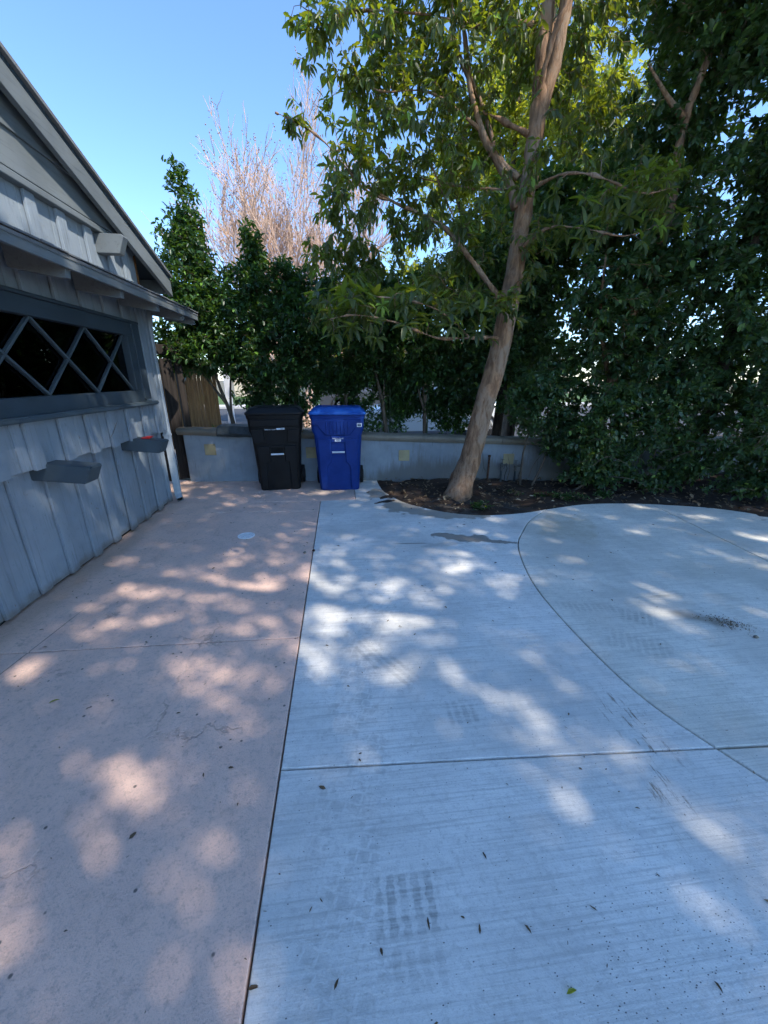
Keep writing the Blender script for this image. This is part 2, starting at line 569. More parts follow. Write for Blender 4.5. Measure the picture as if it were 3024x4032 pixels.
MAT['slate_wood'] = painted_wood('slate_blue_paint', (0.042, 0.060, 0.076), vert=False, wear=0.72, dirt=0.3)
MAT['beam_wood'] = painted_wood('grey_blue_beam_paint', (0.062, 0.085, 0.102), vert=False, wear=0.72, dirt=0.3)
MAT['roofing'] = stone('roof_shingle', (0.14, 0.145, 0.15), 60, 0.25, 0.6)
MAT['stain_wood'] = bare_wood('rusty_bare_wood', (0.22, 0.10, 0.035), (0.10, 0.05, 0.02))
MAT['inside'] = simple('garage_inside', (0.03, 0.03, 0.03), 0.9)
MAT['spout'] = painted_wood('downspout_paint', (0.42, 0.46, 0.49), wear=0.74, dirt=0.35)
MAT['hole_shade'] = simple('hole_shade_black', (0.006, 0.006, 0.006), 0.9)  # flat black painted in place of the shade inside openings
MAT['gate'] = bare_wood('dark_gate_wood', (0.040, 0.032, 0.028), (0.012, 0.010, 0.009))
MAT['picket'] = bare_wood('cedar_picket', (0.56, 0.30, 0.125), (0.26, 0.13, 0.05))
MAT['iron'] = simple('rusty_iron', (0.07, 0.035, 0.022), 0.8, 0.4, 25, bump=0.3)
MAT['brass'] = simple('weathered_brass', (0.12, 0.12, 0.11), 0.5, 0.4, 30, metal=0.6)
MAT['steel'] = simple('grey_steel', (0.3, 0.3, 0.3), 0.45, 0.2, 20, metal=0.8)
MAT['cap'] = stone('coping_stone', (0.235, 0.21, 0.165), 26, 0.18, 0.4)
MAT['tile'] = stone('travertine_tile', (0.40, 0.34, 0.20), 14, 0.2, 0.4)
MAT['tarp'] = simple('dark_tarp', (0.045, 0.055, 0.058), 0.6, 0.25, 12, bump=0.2)
MAT['black_plastic'] = plastic('black_bin_plastic', (0.0045, 0.0048, 0.0055), 0.5)
MAT['blue_plastic'] = plastic('blue_bin_plastic', (0.003, 0.027, 0.165), 0.45)
MAT['blue_lid_skylit'] = plastic('skylit_blue_plastic', (0.006, 0.065, 0.31), 0.45)  # body blue made brighter: light from the sky put into the lid colour
MAT['rubber'] = simple('black_rubber', (0.012, 0.012, 0.013), 0.7, 0.2, 20)
MAT['white_paint'] = simple('white_paint', (0.62, 0.63, 0.64), 0.5, 0.06, 10)
MAT['print'] = simple('white_print', (0.62, 0.66, 0.72), 0.6, 0.1, 40)
MAT['print_grey'] = simple('grey_print', (0.10, 0.12, 0.15), 0.6, 0.3, 200)
MAT['red'] = simple('red_wrapper', (0.5, 0.03, 0.03), 0.5)


def stucco():
    m = NT('blue_stucco', 0.85, 0.2)
    a = m.noise(60, 5, 0.7)
    b = m.noise(2.4, 6, 0.65)
    drip = m.noise(5, 5, 0.7, m.mapping((2.5, 2.5, 0.35)))
    c = m.mix(m.rmp(b, 0.3, 0.7), (0.225, 0.265, 0.30), (0.305, 0.35, 0.39))
    z = m.n('ShaderNodeSeparateXYZ')
    m.put(z.inputs[0], m.co)
    up_to = m.math('ADD', m.math('MULTIPLY', m.rmp(z.outputs[0], -0.2, 1.2), 0.42), -0.02)
    low = m.math('SUBTRACT', up_to, z.outputs[2])
    dirt = m.math('MULTIPLY', m.rmp(m.math('ADD', low, m.math('MULTIPLY', m.math('SUBTRACT', drip, 0.5), 0.5)), -0.05, 0.22), 0.75)
    c = m.mix(dirt, c, (0.135, 0.125, 0.105))
    top = m.math('MULTIPLY', m.rmp(drip, 0.52, 0.66), 0.35)
    c = m.mix(top, c, (0.20, 0.20, 0.185))
    cv = m.voro(0.9, 'DISTANCE_TO_EDGE', m.mapping((1.6, 1.6, 0.5)))
    crack = m.math('MULTIPLY', m.rmp(cv, 0.008, 0.002), m.rmp(m.noise(1.3), 0.5, 0.6))
    c = m.mix(m.math('MULTIPLY', crack, 0.7), c, (0.06, 0.06, 0.055))
    m.color(c)
    m.bump(m.math('ADD', a, b), 0.35, 0.006)
    return m.m


MAT['stucco'] = stucco()
g_ = NT('window_glass', 0.03, 0.5)
gl = g_.n('ShaderNodeBsdfGlossy')
gl.inputs['Roughness'].default_value = 0.02
tr = g_.n('ShaderNodeBsdfTransparent')
tr.inputs['Color'].default_value = (0.35, 0.38, 0.4, 1)
fr = g_.n('ShaderNodeFresnel')
fr.inputs['IOR'].default_value = 1.5
mx = g_.n('ShaderNodeMixShader')
g_.t.links.new(fr.outputs[0], mx.inputs[0])
g_.t.links.new(tr.outputs[0], mx.inputs[1])
g_.t.links.new(gl.outputs[0], mx.inputs[2])
g_.t.links.new(mx.outputs[0], g_.t.nodes['Material Output'].inputs['Surface'])
MAT['glass'] = g_.m
MAT['leaf_main'] = leaf_mat('broad_leaf', (0.032, 0.056, 0.028), (0.085, 0.115, 0.045), (0.22, 0.34, 0.05), (0.38, 0.44, 0.015), 0.40)
MAT['leaf_hedge'] = leaf_mat('hedge_leaf', (0.018, 0.048, 0.018), (0.046, 0.102, 0.030), (0.16, 0.32, 0.05), (0.14, 0.26, 0.015), 0.28)
MAT['leaf_dark'] = leaf_mat('dark_leaf', (0.022, 0.060, 0.030), (0.080, 0.135, 0.055), (0.18, 0.28, 0.06), (0.20, 0.32, 0.03), 0.32, 0.33)
MAT['leaf_far'] = leaf_mat('far_leaf', (0.07, 0.11, 0.02), (0.16, 0.21, 0.05), (0.3, 0.4, 0.1), (0.60, 0.62, 0.04), 0.50)
MAT['leaf_pale'] = leaf_mat('pale_leaf', (0.10, 0.14, 0.07), (0.20, 0.24, 0.13), (0.3, 0.35, 0.18), (0.3, 0.35, 0.12), 0.35)
MAT['leaf_dry'] = leaf_mat('dry_leaf', (0.07, 0.045, 0.025), (0.30, 0.22, 0.13), (0.45, 0.38, 0.26), (0.2, 0.12, 0.05), 0.15, 0.7)
MAT['bark_main'] = bark_mat('trunk_bark', (0.36, 0.215, 0.125), (0.15, 0.085, 0.05), 8, 1.0, (0.30, 0.215, 0.15))
MAT['bark_stem'] = bark_mat('stem_bark', (0.16, 0.125, 0.09), (0.07, 0.055, 0.042), 9, 0.5)
MAT['bark_dark'] = bark_mat('dark_bark', (0.10, 0.075, 0.055), (0.045, 0.034, 0.026), 8, 0.5)
MAT['bark_bare'] = bark_mat('bare_tree_bark', (0.72, 0.51, 0.38), (0.50, 0.33, 0.23), 9, 0.2)
MAT['seed'] = simple('seed_head', (0.26, 0.16, 0.10), 0.9, 0.4, 20)

# ---------------------------------------------------------------- ground, slabs, bed
ground = MB().add([(-150, -150, -0.12), (150, -150, -0.12), (150, 300, -0.12), (-150, 300, -0.12)], [(0, 1, 2, 3)]).build('ground', MAT['ground'])
tag(ground, 'dry earth around and beyond the driveway', kind='structure')
sub = MB().box((-2.6, -5.0, -0.11), (6.6, 6.5, -0.035)).build('joint_bed', MAT['joint'])
tag(sub, 'dark grit showing in the slab joints', kind='structure')

BED = catmull([(0.545, 6.02, 0), (0.56, 5.60, 0), (0.61, 5.256, 0), (0.821, 4.755, 0), (1.227, 4.352, 0), (1.65, 4.184, 0), (2.136, 4.204, 0), (2.516, 4.307, 0)], 6)
BED2 = catmull([(2.516, 4.307, 0), (3.113, 4.448, 0), (3.60, 4.43, 0), (3.985, 4.36, 0)], 6)
BED3 = catmull([(3.985, 4.36, 0), (4.616, 4.126, 0), (5.013, 3.777, 0), (5.5, 3.1, 0), (5.9, 2.0, 0), (6.1, 0.6, 0), (6.2, -4.6, 0)], 5)
CURVE = catmull([(2.516, 4.307, 0), (2.16, 3.98, 0), (1.908, 3.649, 0), (1.68, 3.275, 0), (1.497, 2.637, 0), (1.45, 2.05, 0), (1.484, 1.443, 0), (1.604, 1.098, 0)], 6)
CURVE2 = catmull([(1.604, 1.098, 0), (1.70, 0.90, 0), (1.95, 0.45, 0), (2.3, -0.2, 0), (2.8, -1.4, 0), (3.0, -4.6, 0)], 5)


def slab(poly, mat, parent, name='concrete_slab', gap=0.006, top=0.0):
    """a cast slab: rounded arris, real thickness"""
    P = [Vector((p[0], p[1], 0)) for p in poly]
    Q = []
    for p in P:
        if not Q or (p - Q[-1]).length > 1e-3:
            Q.append(p)
    if (Q[0] - Q[-1]).length < 1e-3:
        Q.pop()
    area = sum(Q[i].x * Q[(i + 1) % len(Q)].y - Q[(i + 1) % len(Q)].x * Q[i].y for i in range(len(Q)))
    if area < 0:
        Q.reverse()
    n = len(Q)

    def inset(d):
        out = []
        for i in range(n):
            a, b, c = Q[i - 1], Q[i], Q[(i + 1) % n]
            e1, e2 = (b - a).normalized(), (c - b).normalized()
            n1, n2 = Vector((-e1.y, e1.x, 0)), Vector((-e2.y, e2.x, 0))
            k = 1 + n1.dot(n2)
            out.append(b + (n1 + n2) * (d / max(k, 0.35)))
        return out
    rings = [[(p.x, p.y, z) for p in inset(d)] for d, z in ((gap / 2, -0.10), (gap / 2, -0.007), (gap / 2 + 0.0015, -0.0022), (gap / 2 + 0.005, top))]
    return MB().loft(rings).build(name, mat, parent)


drive = empty('driveway')
tag(drive, 'grey broom finished concrete drive with a curved joint', kind='structure')
slab([(-0.305, -4.6), (-0.305, 1.208), (0.666, 1.155)] + [CURVE[-1]] + CURVE2[1:], MAT['grey'], drive, gap=0.007)
slab([(-0.305, 1.208), (-0.305, 4.965), (0.165, 4.99), (0.165, 6.03)] + BED + CURVE[1:] + [(0.666, 1.155)], MAT['grey'], drive, gap=0.007)
slab(CURVE[::-1] + BED2[1:] + [(3.766, 2.717), (3.53, 0.99)], MAT['grey2'], drive, gap=0.010)
slab([(3.53, 0.99), (3.766, 2.717)] + BED3 + [(3.3, -4.6)], MAT['grey2'], drive, gap=0.008)
slab([(1.604, 1.098), (3.53, 0.99), (3.3, -4.6)] + CURVE2[::-1][:-1], MAT['grey2'], drive, gap=0.012)
patio = empty('side_path')
tag(patio, 'pinkish stamped concrete strip beside the garage', kind='structure')
slab([(-2.30, -4.6), (-0.305, -4.6), (-0.305, 2.084), (-2.30, 2.127)], MAT['pink'], patio, gap=0.006)
slab([(-2.30, 2.127), (-0.305, 2.084), (-0.305, 4.565), (-2.30, 4.675)], MAT['pink'], patio, gap=0.008)
slab([(-2.30, 4.675), (-0.305, 4.565), (-0.305, 4.965), (-2.30, 5.09)], MAT['pink'], patio, gap=0.007)
slab([(-3.4, 5.15), (-2.30, 5.09), (-0.305, 4.965), (0.165, 4.99), (0.165, 6.05), (-2.3, 6.26), (-3.4, 6.6)], MAT['pink'], patio, gap=0.006)

# planting bed: lumpy earth
nx, ny = 120, 60
bv, bf = [], []
for j in range(ny + 1):
    for i in range(nx + 1):
        x, y = lerp(0.3, 8.5, i / nx), lerp(-4.5, 6.15, j / ny) if False else lerp(2.6, 6.15, j / ny)
        edge = -0.03
        z = edge + 0.05 * (0.5 + 0.5 * math.sin(x * 2.1 + 1) * math.cos(y * 2.7)) * min(1, max(0, (y - 4.3) / 1.2)) + 0.022 * math.sin(x * 11 + 3 * math.sin(y * 7)) * math.sin(y * 13 + x * 3) + rng.uniform(-0.012, 0.012)
        if x > 4.5:
            z += 0.05 * (x - 4.5)
        bv.append((x, y, z))
for j in range(ny):
    for i in range(nx):
        a = j * (nx + 1) + i
        bf.append((a, a + 1, a + nx + 2, a + nx + 1))
soil = MB().add(bv, bf).build('planting_bed', MAT['soil'], smooth=True)
tag(soil, 'dark bare soil bed with leaf litter along the wall', kind='structure')

# ---------------------------------------------------------------- garage
house = empty('garage', (-2.24, 0, 0))
tag(house, 'pale blue board and batten garage with a lattice window', 'building')


def part(mb, name, mat, parent=None, **kw):
    """part of a thing whose origin is not at zero: keep world coordinates"""
    p = parent if parent is not None else house
    o = mb.build(name, mat, p, **kw)
    w = p
    off = Vector((0, 0, 0))
    while w is not None:
        off += w.location
        w = w.parent
    o.location = -off if o.parent.type == 'EMPTY' else Vector((0, 0, 0))
    return o


XL, XU = -2.265, -2.170       # lower wall face, upper wall face
Y1 = 5.13
# boards of the lower wall
yb = [4.98 - 0.33 * k for k in range(19)]
prev = Y1
r_ = random.Random(3)
edges = [Y1] + [4.79 - 0.33 * k for k in range(18)]
for a, b in zip(edges[:-1], edges[1:]):
    j = r_.uniform(-0.003, 0.003)
    part(MB().box((XL - 0.03, b + 0.002, 0.022 + r_.uniform(-0.008, 0.012)), (XL + j, a - 0.002, 1.0)), 'siding_board', MAT['blue_wood'], bevel=0.002)
for y in edges[1:]:
    w = r_.uniform(0.045, 0.055)
    z0 = 0.018 + r_.uniform(-0.006, 0.015)
    o = part(MB().box((XL + 0.006, y - w, z0), (XL + 0.030, y + w, 0.998)), 'batten', MAT['blue_wood'], bevel=0.002)
part(MB().box((XL + 0.001, Y1 - 0.075, 0.02), (XL + 0.024, Y1 + 0.004, 0.998)), 'corner_board', MAT['blue_wood'], bevel=0.003)
# upper wall: skirt under the window, pier by the corner, head over the window
WY0, WY1, WZ0, WZ1 = 1.39, 4.80, 1.30, 2.085
ue = [Y1, 4.80] + [4.47 - 0.33 * k for k in range(17)]
for i, (a, b) in enumerate(zip(ue[:-1], ue[1:])):
    zones = [(0.938, 2.46)] if (a > 4.81 or a < 1.4) else [(0.938, 1.28), (2.07, 2.46)]
    for z0, z1 in zones:
        part(MB().box((XU - 0.03, b + 0.002, z0 + r_.uniform(-0.004, 0.004)), (XU + r_.uniform(-0.002, 0.002), a - 0.002, z1)), 'siding_board', MAT['blue_wood'], bevel=0.002)
for y in [4.93] + [4.62, 4.30, 3.965, 3.64, 3.31, 2.965] + [2.635 - 0.33 * k for k in range(12)]:
    zones = [(0.934, 2.459)] if (y > 4.81 or y < 1.3) else [(0.934, 1.262), (2.112, 2.459)]
    for z0, z1 in zones:
        w = r_.uniform(0.05, 0.058)
        part(MB().box((XU + 0.006, y - w, z0 + r_.uniform(-0.006, 0.004)), (XU + 0.030, y + w, z1)), 'batten', MAT['blue_wood'], bevel=0.002)
part(MB().box((XU + 0.001, Y1 - 0.06, 0.936), (XU + 0.022, Y1 + 0.006, 2.458)), 'corner_board', MAT['blue_wood'], bevel=0.003)
# upper strip between the pent roof and the gable band
for i, (a, b) in enumerate(zip(ue[:-1], ue[1:])):
    part(MB().box((XU - 0.028, b + 0.002, 2.464), (XU + r_.uniform(-0.002, 0.002), a - 0.002, 2.86)), 'siding_board', MAT['blue_wood'], bevel=0.002)
for y in [4.86, 4.58, 4.255, 3.905, 3.575, 3.24] + [2.91 - 0.33 * k for k in range(13)]:
    part(MB().box((XU + 0.006, y - 0.052, 2.466), (XU + 0.030, y + 0.052, 2.80)), 'batten', MAT['blue_wood'], bevel=0.002)
part(MB().box((XU - 0.03, Y1 - 0.03, 2.465), (XU + 0.010, Y1 + 0.008, 2.80)), 'corner_board', MAT['stain_wood'], bevel=0.003)
# core walls behind the boards, floor, far walls: a dark garage inside
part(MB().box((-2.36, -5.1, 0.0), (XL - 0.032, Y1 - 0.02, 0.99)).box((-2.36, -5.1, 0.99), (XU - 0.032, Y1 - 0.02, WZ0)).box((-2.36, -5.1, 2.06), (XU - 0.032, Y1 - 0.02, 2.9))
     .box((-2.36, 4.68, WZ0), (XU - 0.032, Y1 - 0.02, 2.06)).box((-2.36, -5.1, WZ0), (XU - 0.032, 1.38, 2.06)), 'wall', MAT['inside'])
part(MB().box((-8.6, Y1 - 0.12, 0.0), (-2.37, Y1 - 0.005, 2.78)), 'wall', MAT['blue_wood'])
part(MB().box((-8.6, -5.1, 0.0), (-2.37, -5.0, 2.78)), 'wall', MAT['blue_wood'])
part(MB().box((-8.7, -5.1, 0.0), (-8.6, Y1, 2.78)), 'wall', MAT['blue_wood'])
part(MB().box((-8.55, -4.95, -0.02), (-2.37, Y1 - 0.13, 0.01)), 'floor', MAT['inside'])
# window
win = part(MB().box((XU - 0.05, WY0, WZ0 + 0.002), (XU + 0.040, 4.54 + 0.115, WZ0 + 0.125)).box((XU - 0.05, WY0, 1.963), (XU + 0.040, 4.655, 2.085)).box((XU - 0.05, 4.542, WZ0 + 0.125), (XU + 0.040, 4.655, 1.963))
            .box((XU - 0.05, WY0 - 0.11, WZ0 + 0.002), (XU + 0.040, WY0 - 0.002, 2.085)), 'window_frame', MAT['slate_wood'], bevel=0.004)
WB, WT = 1.428, 1.962
for k in range(5):
    y0, y1 = 4.54 - 0.63 * (k + 1), 4.54 - 0.63 * k
    for (a, b) in (((y0, WB), (y1, WT)), ((y1, WB), (y0, WT))):
        dx = 0.0 if a[0] < b[0] else 0.004
        part(MB().bar((XU - 0.004 + dx, a[0], a[1]), (XU - 0.004 + dx, b[0], b[1]), 0.019, 0.024, up=(1, 0, 0)), 'muntin', MAT['beam_wood'], win, bevel=0.002)
    ym, zm = (y0 + y1) / 2, (WB + WT) / 2
    XG = XU - 0.024
    part(MB().prism([(XG, y0 + .01, WT), (XG, y1 - .01, WT), (XG, ym, zm + .008)], (-0.004, 0, 0)), 'pane', MAT['glass'], win)
    part(MB().prism([(XG, y0 + .01, WB), (XG, y1 - .01, WB), (XG, ym, zm - .008)], (-0.004, 0, 0)), 'pane', MAT['glass'], win)
    if k < 4:
        part(MB().prism([(XG, y0, WT - .01), (XG, y0 + .31, zm), (XG, y0, WB + .01), (XG, y0 - .31, zm)], (-0.004, 0, 0)), 'pane', MAT['glass'], win)
    if k == 0:
        part(MB().prism([(XG, y1, WT - .01), (XG, y1, WB + .01), (XG, y1 - .31, zm)], (-0.004, 0, 0)), 'pane', MAT['glass'], win)
# casing round the frame
part(MB().box((XU + 0.002, 4.656, WZ0 + 0.03), (XU + 0.052, 4.80, 2.108)), 'window_casing', MAT['slate_wood'], bevel=0.004)
part(MB().box((XU + 0.002, WY0, 2.086), (XU + 0.058, 4.805, 2.112)), 'window_casing', MAT['slate_wood'], bevel=0.004)
part(MB().box((XU + 0.002, WY0 - 0.1, 1.268), (XU + 0.105, 4.86, 1.308)), 'window_sill', MAT['beam_wood'], bevel=0.012, seg=2)
# corbels under the projecting wall
for y in (4.25, 3.00, 1.76, 0.52):
    part(MB().prism([(XL - 0.02, y, 0.842), (-1.905, y, 0.802), (-1.850, y, 0.920), (-1.858, y, 0.930), (XL - 0.02, y, 0.972)], (0, 0.165, 0)), 'corbel', MAT['beam_wood'], bevel=0.006, seg=2)
# gable: lapped planks above a projecting band
ROOF_S = 0.341


def roof_z(y):                # top of the roof deck
    return 3.494 - ROOF_S * (abs(y - 0.15) + 0.15 - 3.45)


XG2 = -2.13
z0 = 2.86
while z0 < 4.25:
    z1 = min(z0 + 0.255, 4.3)
    ya = 0.15 + (3.494 - (z0 + 0.13)) / ROOF_S + 3.45 - 0.15 - 0.0
    yt = 0.15 + (3.494 - (z1 + 0.13)) / ROOF_S + 3.45 - 0.15
    if yt < 0.2:
        break
    lo = MB().prism([(XG2, 0.3 - ya, z0), (XG2, ya, z0), (XG2, yt, z1), (XG2, 0.3 - yt, z1)], (-0.03, 0, 0))
    o = part(lo, 'gable_plank', MAT['blue_wood_h'], bevel=0.003)
    for v in o.data.vertices:
        if v.co.z < z0 + 0.05:
            v.co.x += 0.018
    z0 = z1 - 0.006
part(MB().box((XU - 0.028, -4.9, 2.802), (-2.105, 4.86, 2.852)), 'gable_band', MAT['blue_wood_h'], bevel=0.005)
# rake beam end
part(MB().prism([(XU - 0.02, 4.38, 2.637), (-1.972, 4.38, 2.637), (-1.912, 4.38, 2.775), (-1.93, 4.38, 2.792), (XU - 0.02, 4.38, 2.792)], (0, 0.09, 0)), 'beam_end', MAT['blue_wood_h'], bevel=0.004)
# roof: two deck slopes, shingle edge, rakes, eave fascia, rafter tails
YE = 5.664
for sgn in (1, -1):
    f = lambda y: 0.15 + sgn * (y - 0.15)
    rb = part(MB().prism([(-1.992, f(0.15), roof_z(0.15)), (-1.992, f(YE), roof_z(YE)), (-1.992, f(YE), roof_z(YE) - 0.03), (-1.992, f(0.15), roof_z(0.15) - 0.03)], (-6.9, 0, 0)), 'roof_slope', MAT['roofing'])
    part(MB().prism([(-2.02, f(0.15), roof_z(0.15) - 0.032), (-2.02, f(YE - 0.01), roof_z(YE - 0.01) - 0.032), (-2.02, f(YE - 0.01), roof_z(YE) - 0.06), (-2.02, f(0.15), roof_z(0.15) - 0.06)], (-6.8, 0, 0)), 'roof_deck', MAT['slate_wood'])
    part(MB().prism([(-2.022, f(0.15), roof_z(0.15) - 0.062), (-2.022, f(YE), roof_z(YE) - 0.062), (-2.022, f(YE + 0.005), roof_z(YE) - 0.232), (-2.022, f(0.15), roof_z(0.15) - 0.235)], (-0.042, 0, 0)), 'rake_board', MAT['blue_wood_h'], bevel=0.003)
    part(MB().box((-8.7, f(YE - 0.045), roof_z(YE) - 0.21), (-2.07, f(YE - 0.01), roof_z(YE) - 0.062)), 'eave_fascia', MAT['blue_wood_h'], bevel=0.003)
for k in range(6):
    x = -2.45 - 0.6 * k
    part(MB().prism([(x, 4.9, roof_z(4.9) - 0.061), (x, YE - 0.05, roof_z(YE - 0.05) - 0.061), (x, YE - 0.05, roof_z(YE) - 0.15), (x, 4.9, roof_z(4.9) - 0.20)], (-0.05, 0, 0)), 'rafter', MAT['blue_wood_h'])
gut = part(MB().prism([(-2.075, YE + 0.002, 2.66), (-2.075, YE + 0.10, 2.66), (-2.075, YE + 0.085, 2.57), (-2.075, YE + 0.002, 2.57)], (-6.5, 0, 0)), 'gutter', MAT['spout'], bevel=0.004)
# pent roof over the window
PY1 = 5.66
part(MB().prism([(XU + 0.036, -4.9, 2.449), (-1.752, -4.9, 2.318), (-1.752, -4.9, 2.296), (XU + 0.036, -4.9, 2.427)], (0, PY1 + 4.9, 0)), 'pent_roof', MAT['roofing'])
part(MB().box((-1.782, -4.9, 2.238), (-1.757, PY1 - 0.005, 2.299)), 'pent_fascia', MAT['blue_wood_h'], bevel=0.003)
part(MB().prism([(XU + 0.03, -4.9, 2.428), (-1.785, -4.9, 2.302), (-1.785, -4.9, 2.284), (XU + 0.03, -4.9, 2.41)], (0, PY1 + 4.88, 0)), 'pent_board', MAT['slate_wood'])  # dark paint here stands in for the shade under the pent roof
shing = random.Random(5)
y = -0.5
while y < PY1 - 0.05:
    L = shing.uniform(0.10, 0.22)
    o = part(MB().box((-1.86, y, 2.318 + shing.uniform(0.004, 0.008)), (-1.742 + shing.uniform(-0.006, 0.008), min(y + L - 0.004, PY1), 2.332 + shing.uniform(0, 0.006))), 'shingle', MAT['roofing'])
    y += L
for y in (5.60, 5.25, 4.57, 3.88, 3.19, 2.50, 1.81, 1.12, 0.43):
    part(MB().prism([(XU + 0.03, y - 0.025, 2.405), (-1.787, y - 0.025, 2.280), (-1.79, y - 0.025, 2.185), (-1.83, y - 0.025, 2.185), (XU + 0.03, y - 0.025, 2.24)], (0, 0.05, 0)), 'rafter', MAT['blue_wood_h'], bevel=0.003)
# downspout
sp = [(-2.36, 5.60, 2.57), (-2.33, 5.585, 2.47), (-2.20, 5.30, 2.25), (-2.185, 5.195, 2.10), (-2.185, 5.185, 1.9), (-2.185, 5.185, 0.16), (-2.175, 5.165, 0.09), (-2.13, 5.09, 0.045)]
rings = []
for i, p in enumerate(sp):
    p = Vector(p)
    d = (Vector(sp[min(i + 1, len(sp) - 1)]) - Vector(sp[max(i - 1, 0)])).normalized()
    s_ = Vector((1, 0.0, 0))
    s_ = (s_ - d * s_.dot(d)).normalized()
    u = d.cross(s_).normalized()
    ring = []
    for cx, cy in ((-1, -.8), (-.8, -1), (-.35, -.92), (0, -1), (.35, -.92), (.8, -1), (1, -.8), (1, .8), (.8, 1), (-.8, 1), (-1, .8)):
        ring.append(p + s_ * (cx * 0.038) + u * (cy * 0.030))
    rings.append(ring)
spo = part(MB().loft(rings, cap=False), 'downspout', MAT['spout'])
e = Vector(sp[-1]) + (Vector(sp[-2]) - Vector(sp[-1])).normalized() * 0.012
part(MB().tube([e, e + (Vector(sp[-2]) - e).normalized() * 0.01], [0.03, 0.03], 10), 'spout_shade_disc', MAT['hole_shade'])  # black disc painted as the dark inside of the spout
for z in (0.86, 2.0):
    part(MB().box((-2.228, 5.15, z), (-2.143, 5.219, z + 0.026)), 'strap', MAT['spout'], bevel=0.003)
tw = MB().tube([(-2.138, 3.86, 1.02), (-2.133, 3.92, 1.06), (-2.13, 3.98, 1.12), (-2.125, 4.02, 1.16)], [0.0015, 0.002, 0.002, 0.001], 4)
tw.tube([(-2.13, 3.98, 1.12), (-2.125, 3.96, 1.15)], [0.0015, 0.001], 4)
tag(tw.build('twig', MAT['bark_stem']), 'thin bent twig caught on the boards under the sill', 'twig')
tag(MB().box((-2.08, 4.30, 0.950), (-2.00, 4.38, 0.962)).box((-2.05, 4.33, 0.963), (-1.99, 4.39, 0.969)).build('wrapper', MAT['red'], bevel=0.002), 'crumpled red wrapper on top of the far corbel', 'wrapper')

# ---------------------------------------------------------------- gate, picket fence
gate = empty('side_gate', (-2.75, 6.05, 0))
tag(gate, 'dark stained wooden gate between garage and garden wall', 'gate')
ga, gb = Vector((-3.25, 5.72, 0)), Vector((-2.43, 6.36, 0))
gd = (gb - ga).normalized()
gn = Vector((gd.y, -gd.x, 0))
L = (gb - ga).length
n = 6
for k in range(n):
    a = ga + gd * (L * k / n + 0.004)
    b = ga + gd * (L * (k + 1) / n - 0.006)
    off = gn * random.uniform(-0.006, 0.01)
    zt = 1.80 + random.uniform(-0.01, 0.01)
    o = part(MB().prism([a + off + Vector((0, 0, 0.03)), b + off + Vector((0, 0, 0.03)), b + off + gn * 0.025 + Vector((0, 0, 0.03)), a + off + gn * 0.025 + Vector((0, 0, 0.03))], (0, 0, zt)), 'plank', MAT['gate'], gate, bevel=0.004)
part(MB().bar(gb + gd * 0.07 + gn * 0.01 + Vector((0, 0, -0.05)), gb + gd * 0.07 + gn * 0.01 + Vector((0, 0, 1.95)), 0.09, 0.09, up=gn), 'gate_post', MAT['gate'], gate, bevel=0.006)
part(MB().bar(ga - gd * 0.1 + Vector((0, 0, 1.94)), gb + gd * 0.1 + Vector((0, 0, 1.94)), 0.09, 0.13), 'header', MAT['gate'], gate, bevel=0.006)
part(MB().tube([gb + gn * 0.05 + Vector((0, 0, 0.22)), gb + gn * 0.05 + Vector((0, 0, 0.34))], 0.008, 8), 'hinge', MAT['steel'], gate)
fence = empty('picket_fence', (-2.9, 7.5, 0))
tag(fence, 'tall fence of narrow cedar pickets behind the dark gate', 'fence')
x = -3.9
while x < -2.20:
    part(MB().box((x, 7.48, 0.3), (x + 0.058, 7.50 + random.uniform(0, 0.006), 1.86 + random.uniform(-0.008, 0.008))), 'picket', MAT['picket'], fence, bevel=0.003)
    x += 0.064
part(MB().box((-3.9, 7.503, 1.6), (-2.15, 7.55, 1.69)).box((-3.9, 7.503, 0.5), (-2.15, 7.55, 0.59)), 'rail', MAT['picket'], fence)

# ---------------------------------------------------------------- garden wall
WA, WBp = Vector((-2.40, 6.221, 0)), Vector((7.6, 5.43, 0))
wd = (WBp - WA).normalized()
wn_ = Vector((wd.y, -wd.x, 0))       # towards the drive


def wall_pt(x, off=0.0, z=0.0):
    t = (x - WA.x) / wd.x
    p = WA + wd * t + wn_ * off
    return Vector((p.x, p.y, z))


def wall_top(x):
    return 0.728 - 0.0338 * (min(x, 3.2) + 2.29)


gw = empty('garden_wall', (2.0, 5.9, 0))
tag(gw, 'low blue stucco garden wall with stone coping and inset tiles', 'wall')
TH = 0.20
a0, a1 = wall_pt(-2.40), wall_pt(7.6)
prof = []
for x in (-2.40, 3.2, 7.6):
    pass
xs = [-2.40, 0.4, 3.2, 7.6]
v_, f_ = [], []
for x in xs:
    for off, z in ((0, -0.08), (0, wall_top(x)), (-TH, wall_top(x)), (-TH, -0.08)):
        v_.append(wall_pt(x, off, z))
for i in range(len(xs) - 1):
    for k in range(4):
        k2 = (k + 1) % 4
        f_.append((i * 4 + k, i * 4 + k2, (i + 1) * 4 + k2, (i + 1) * 4 + k))
f_ += [(0, 1, 2, 3), tuple(len(v_) - 4 + k for k in (3, 2, 1, 0))]
part(MB().add(v_, f_), 'wall_body', MAT['stucco'], gw, bevel=0.008)
x = -2.47
cuts = [-2.47, -1.25, 0.05, 1.27, 2.5, 3.7, 4.9, 6.1, 7.6]
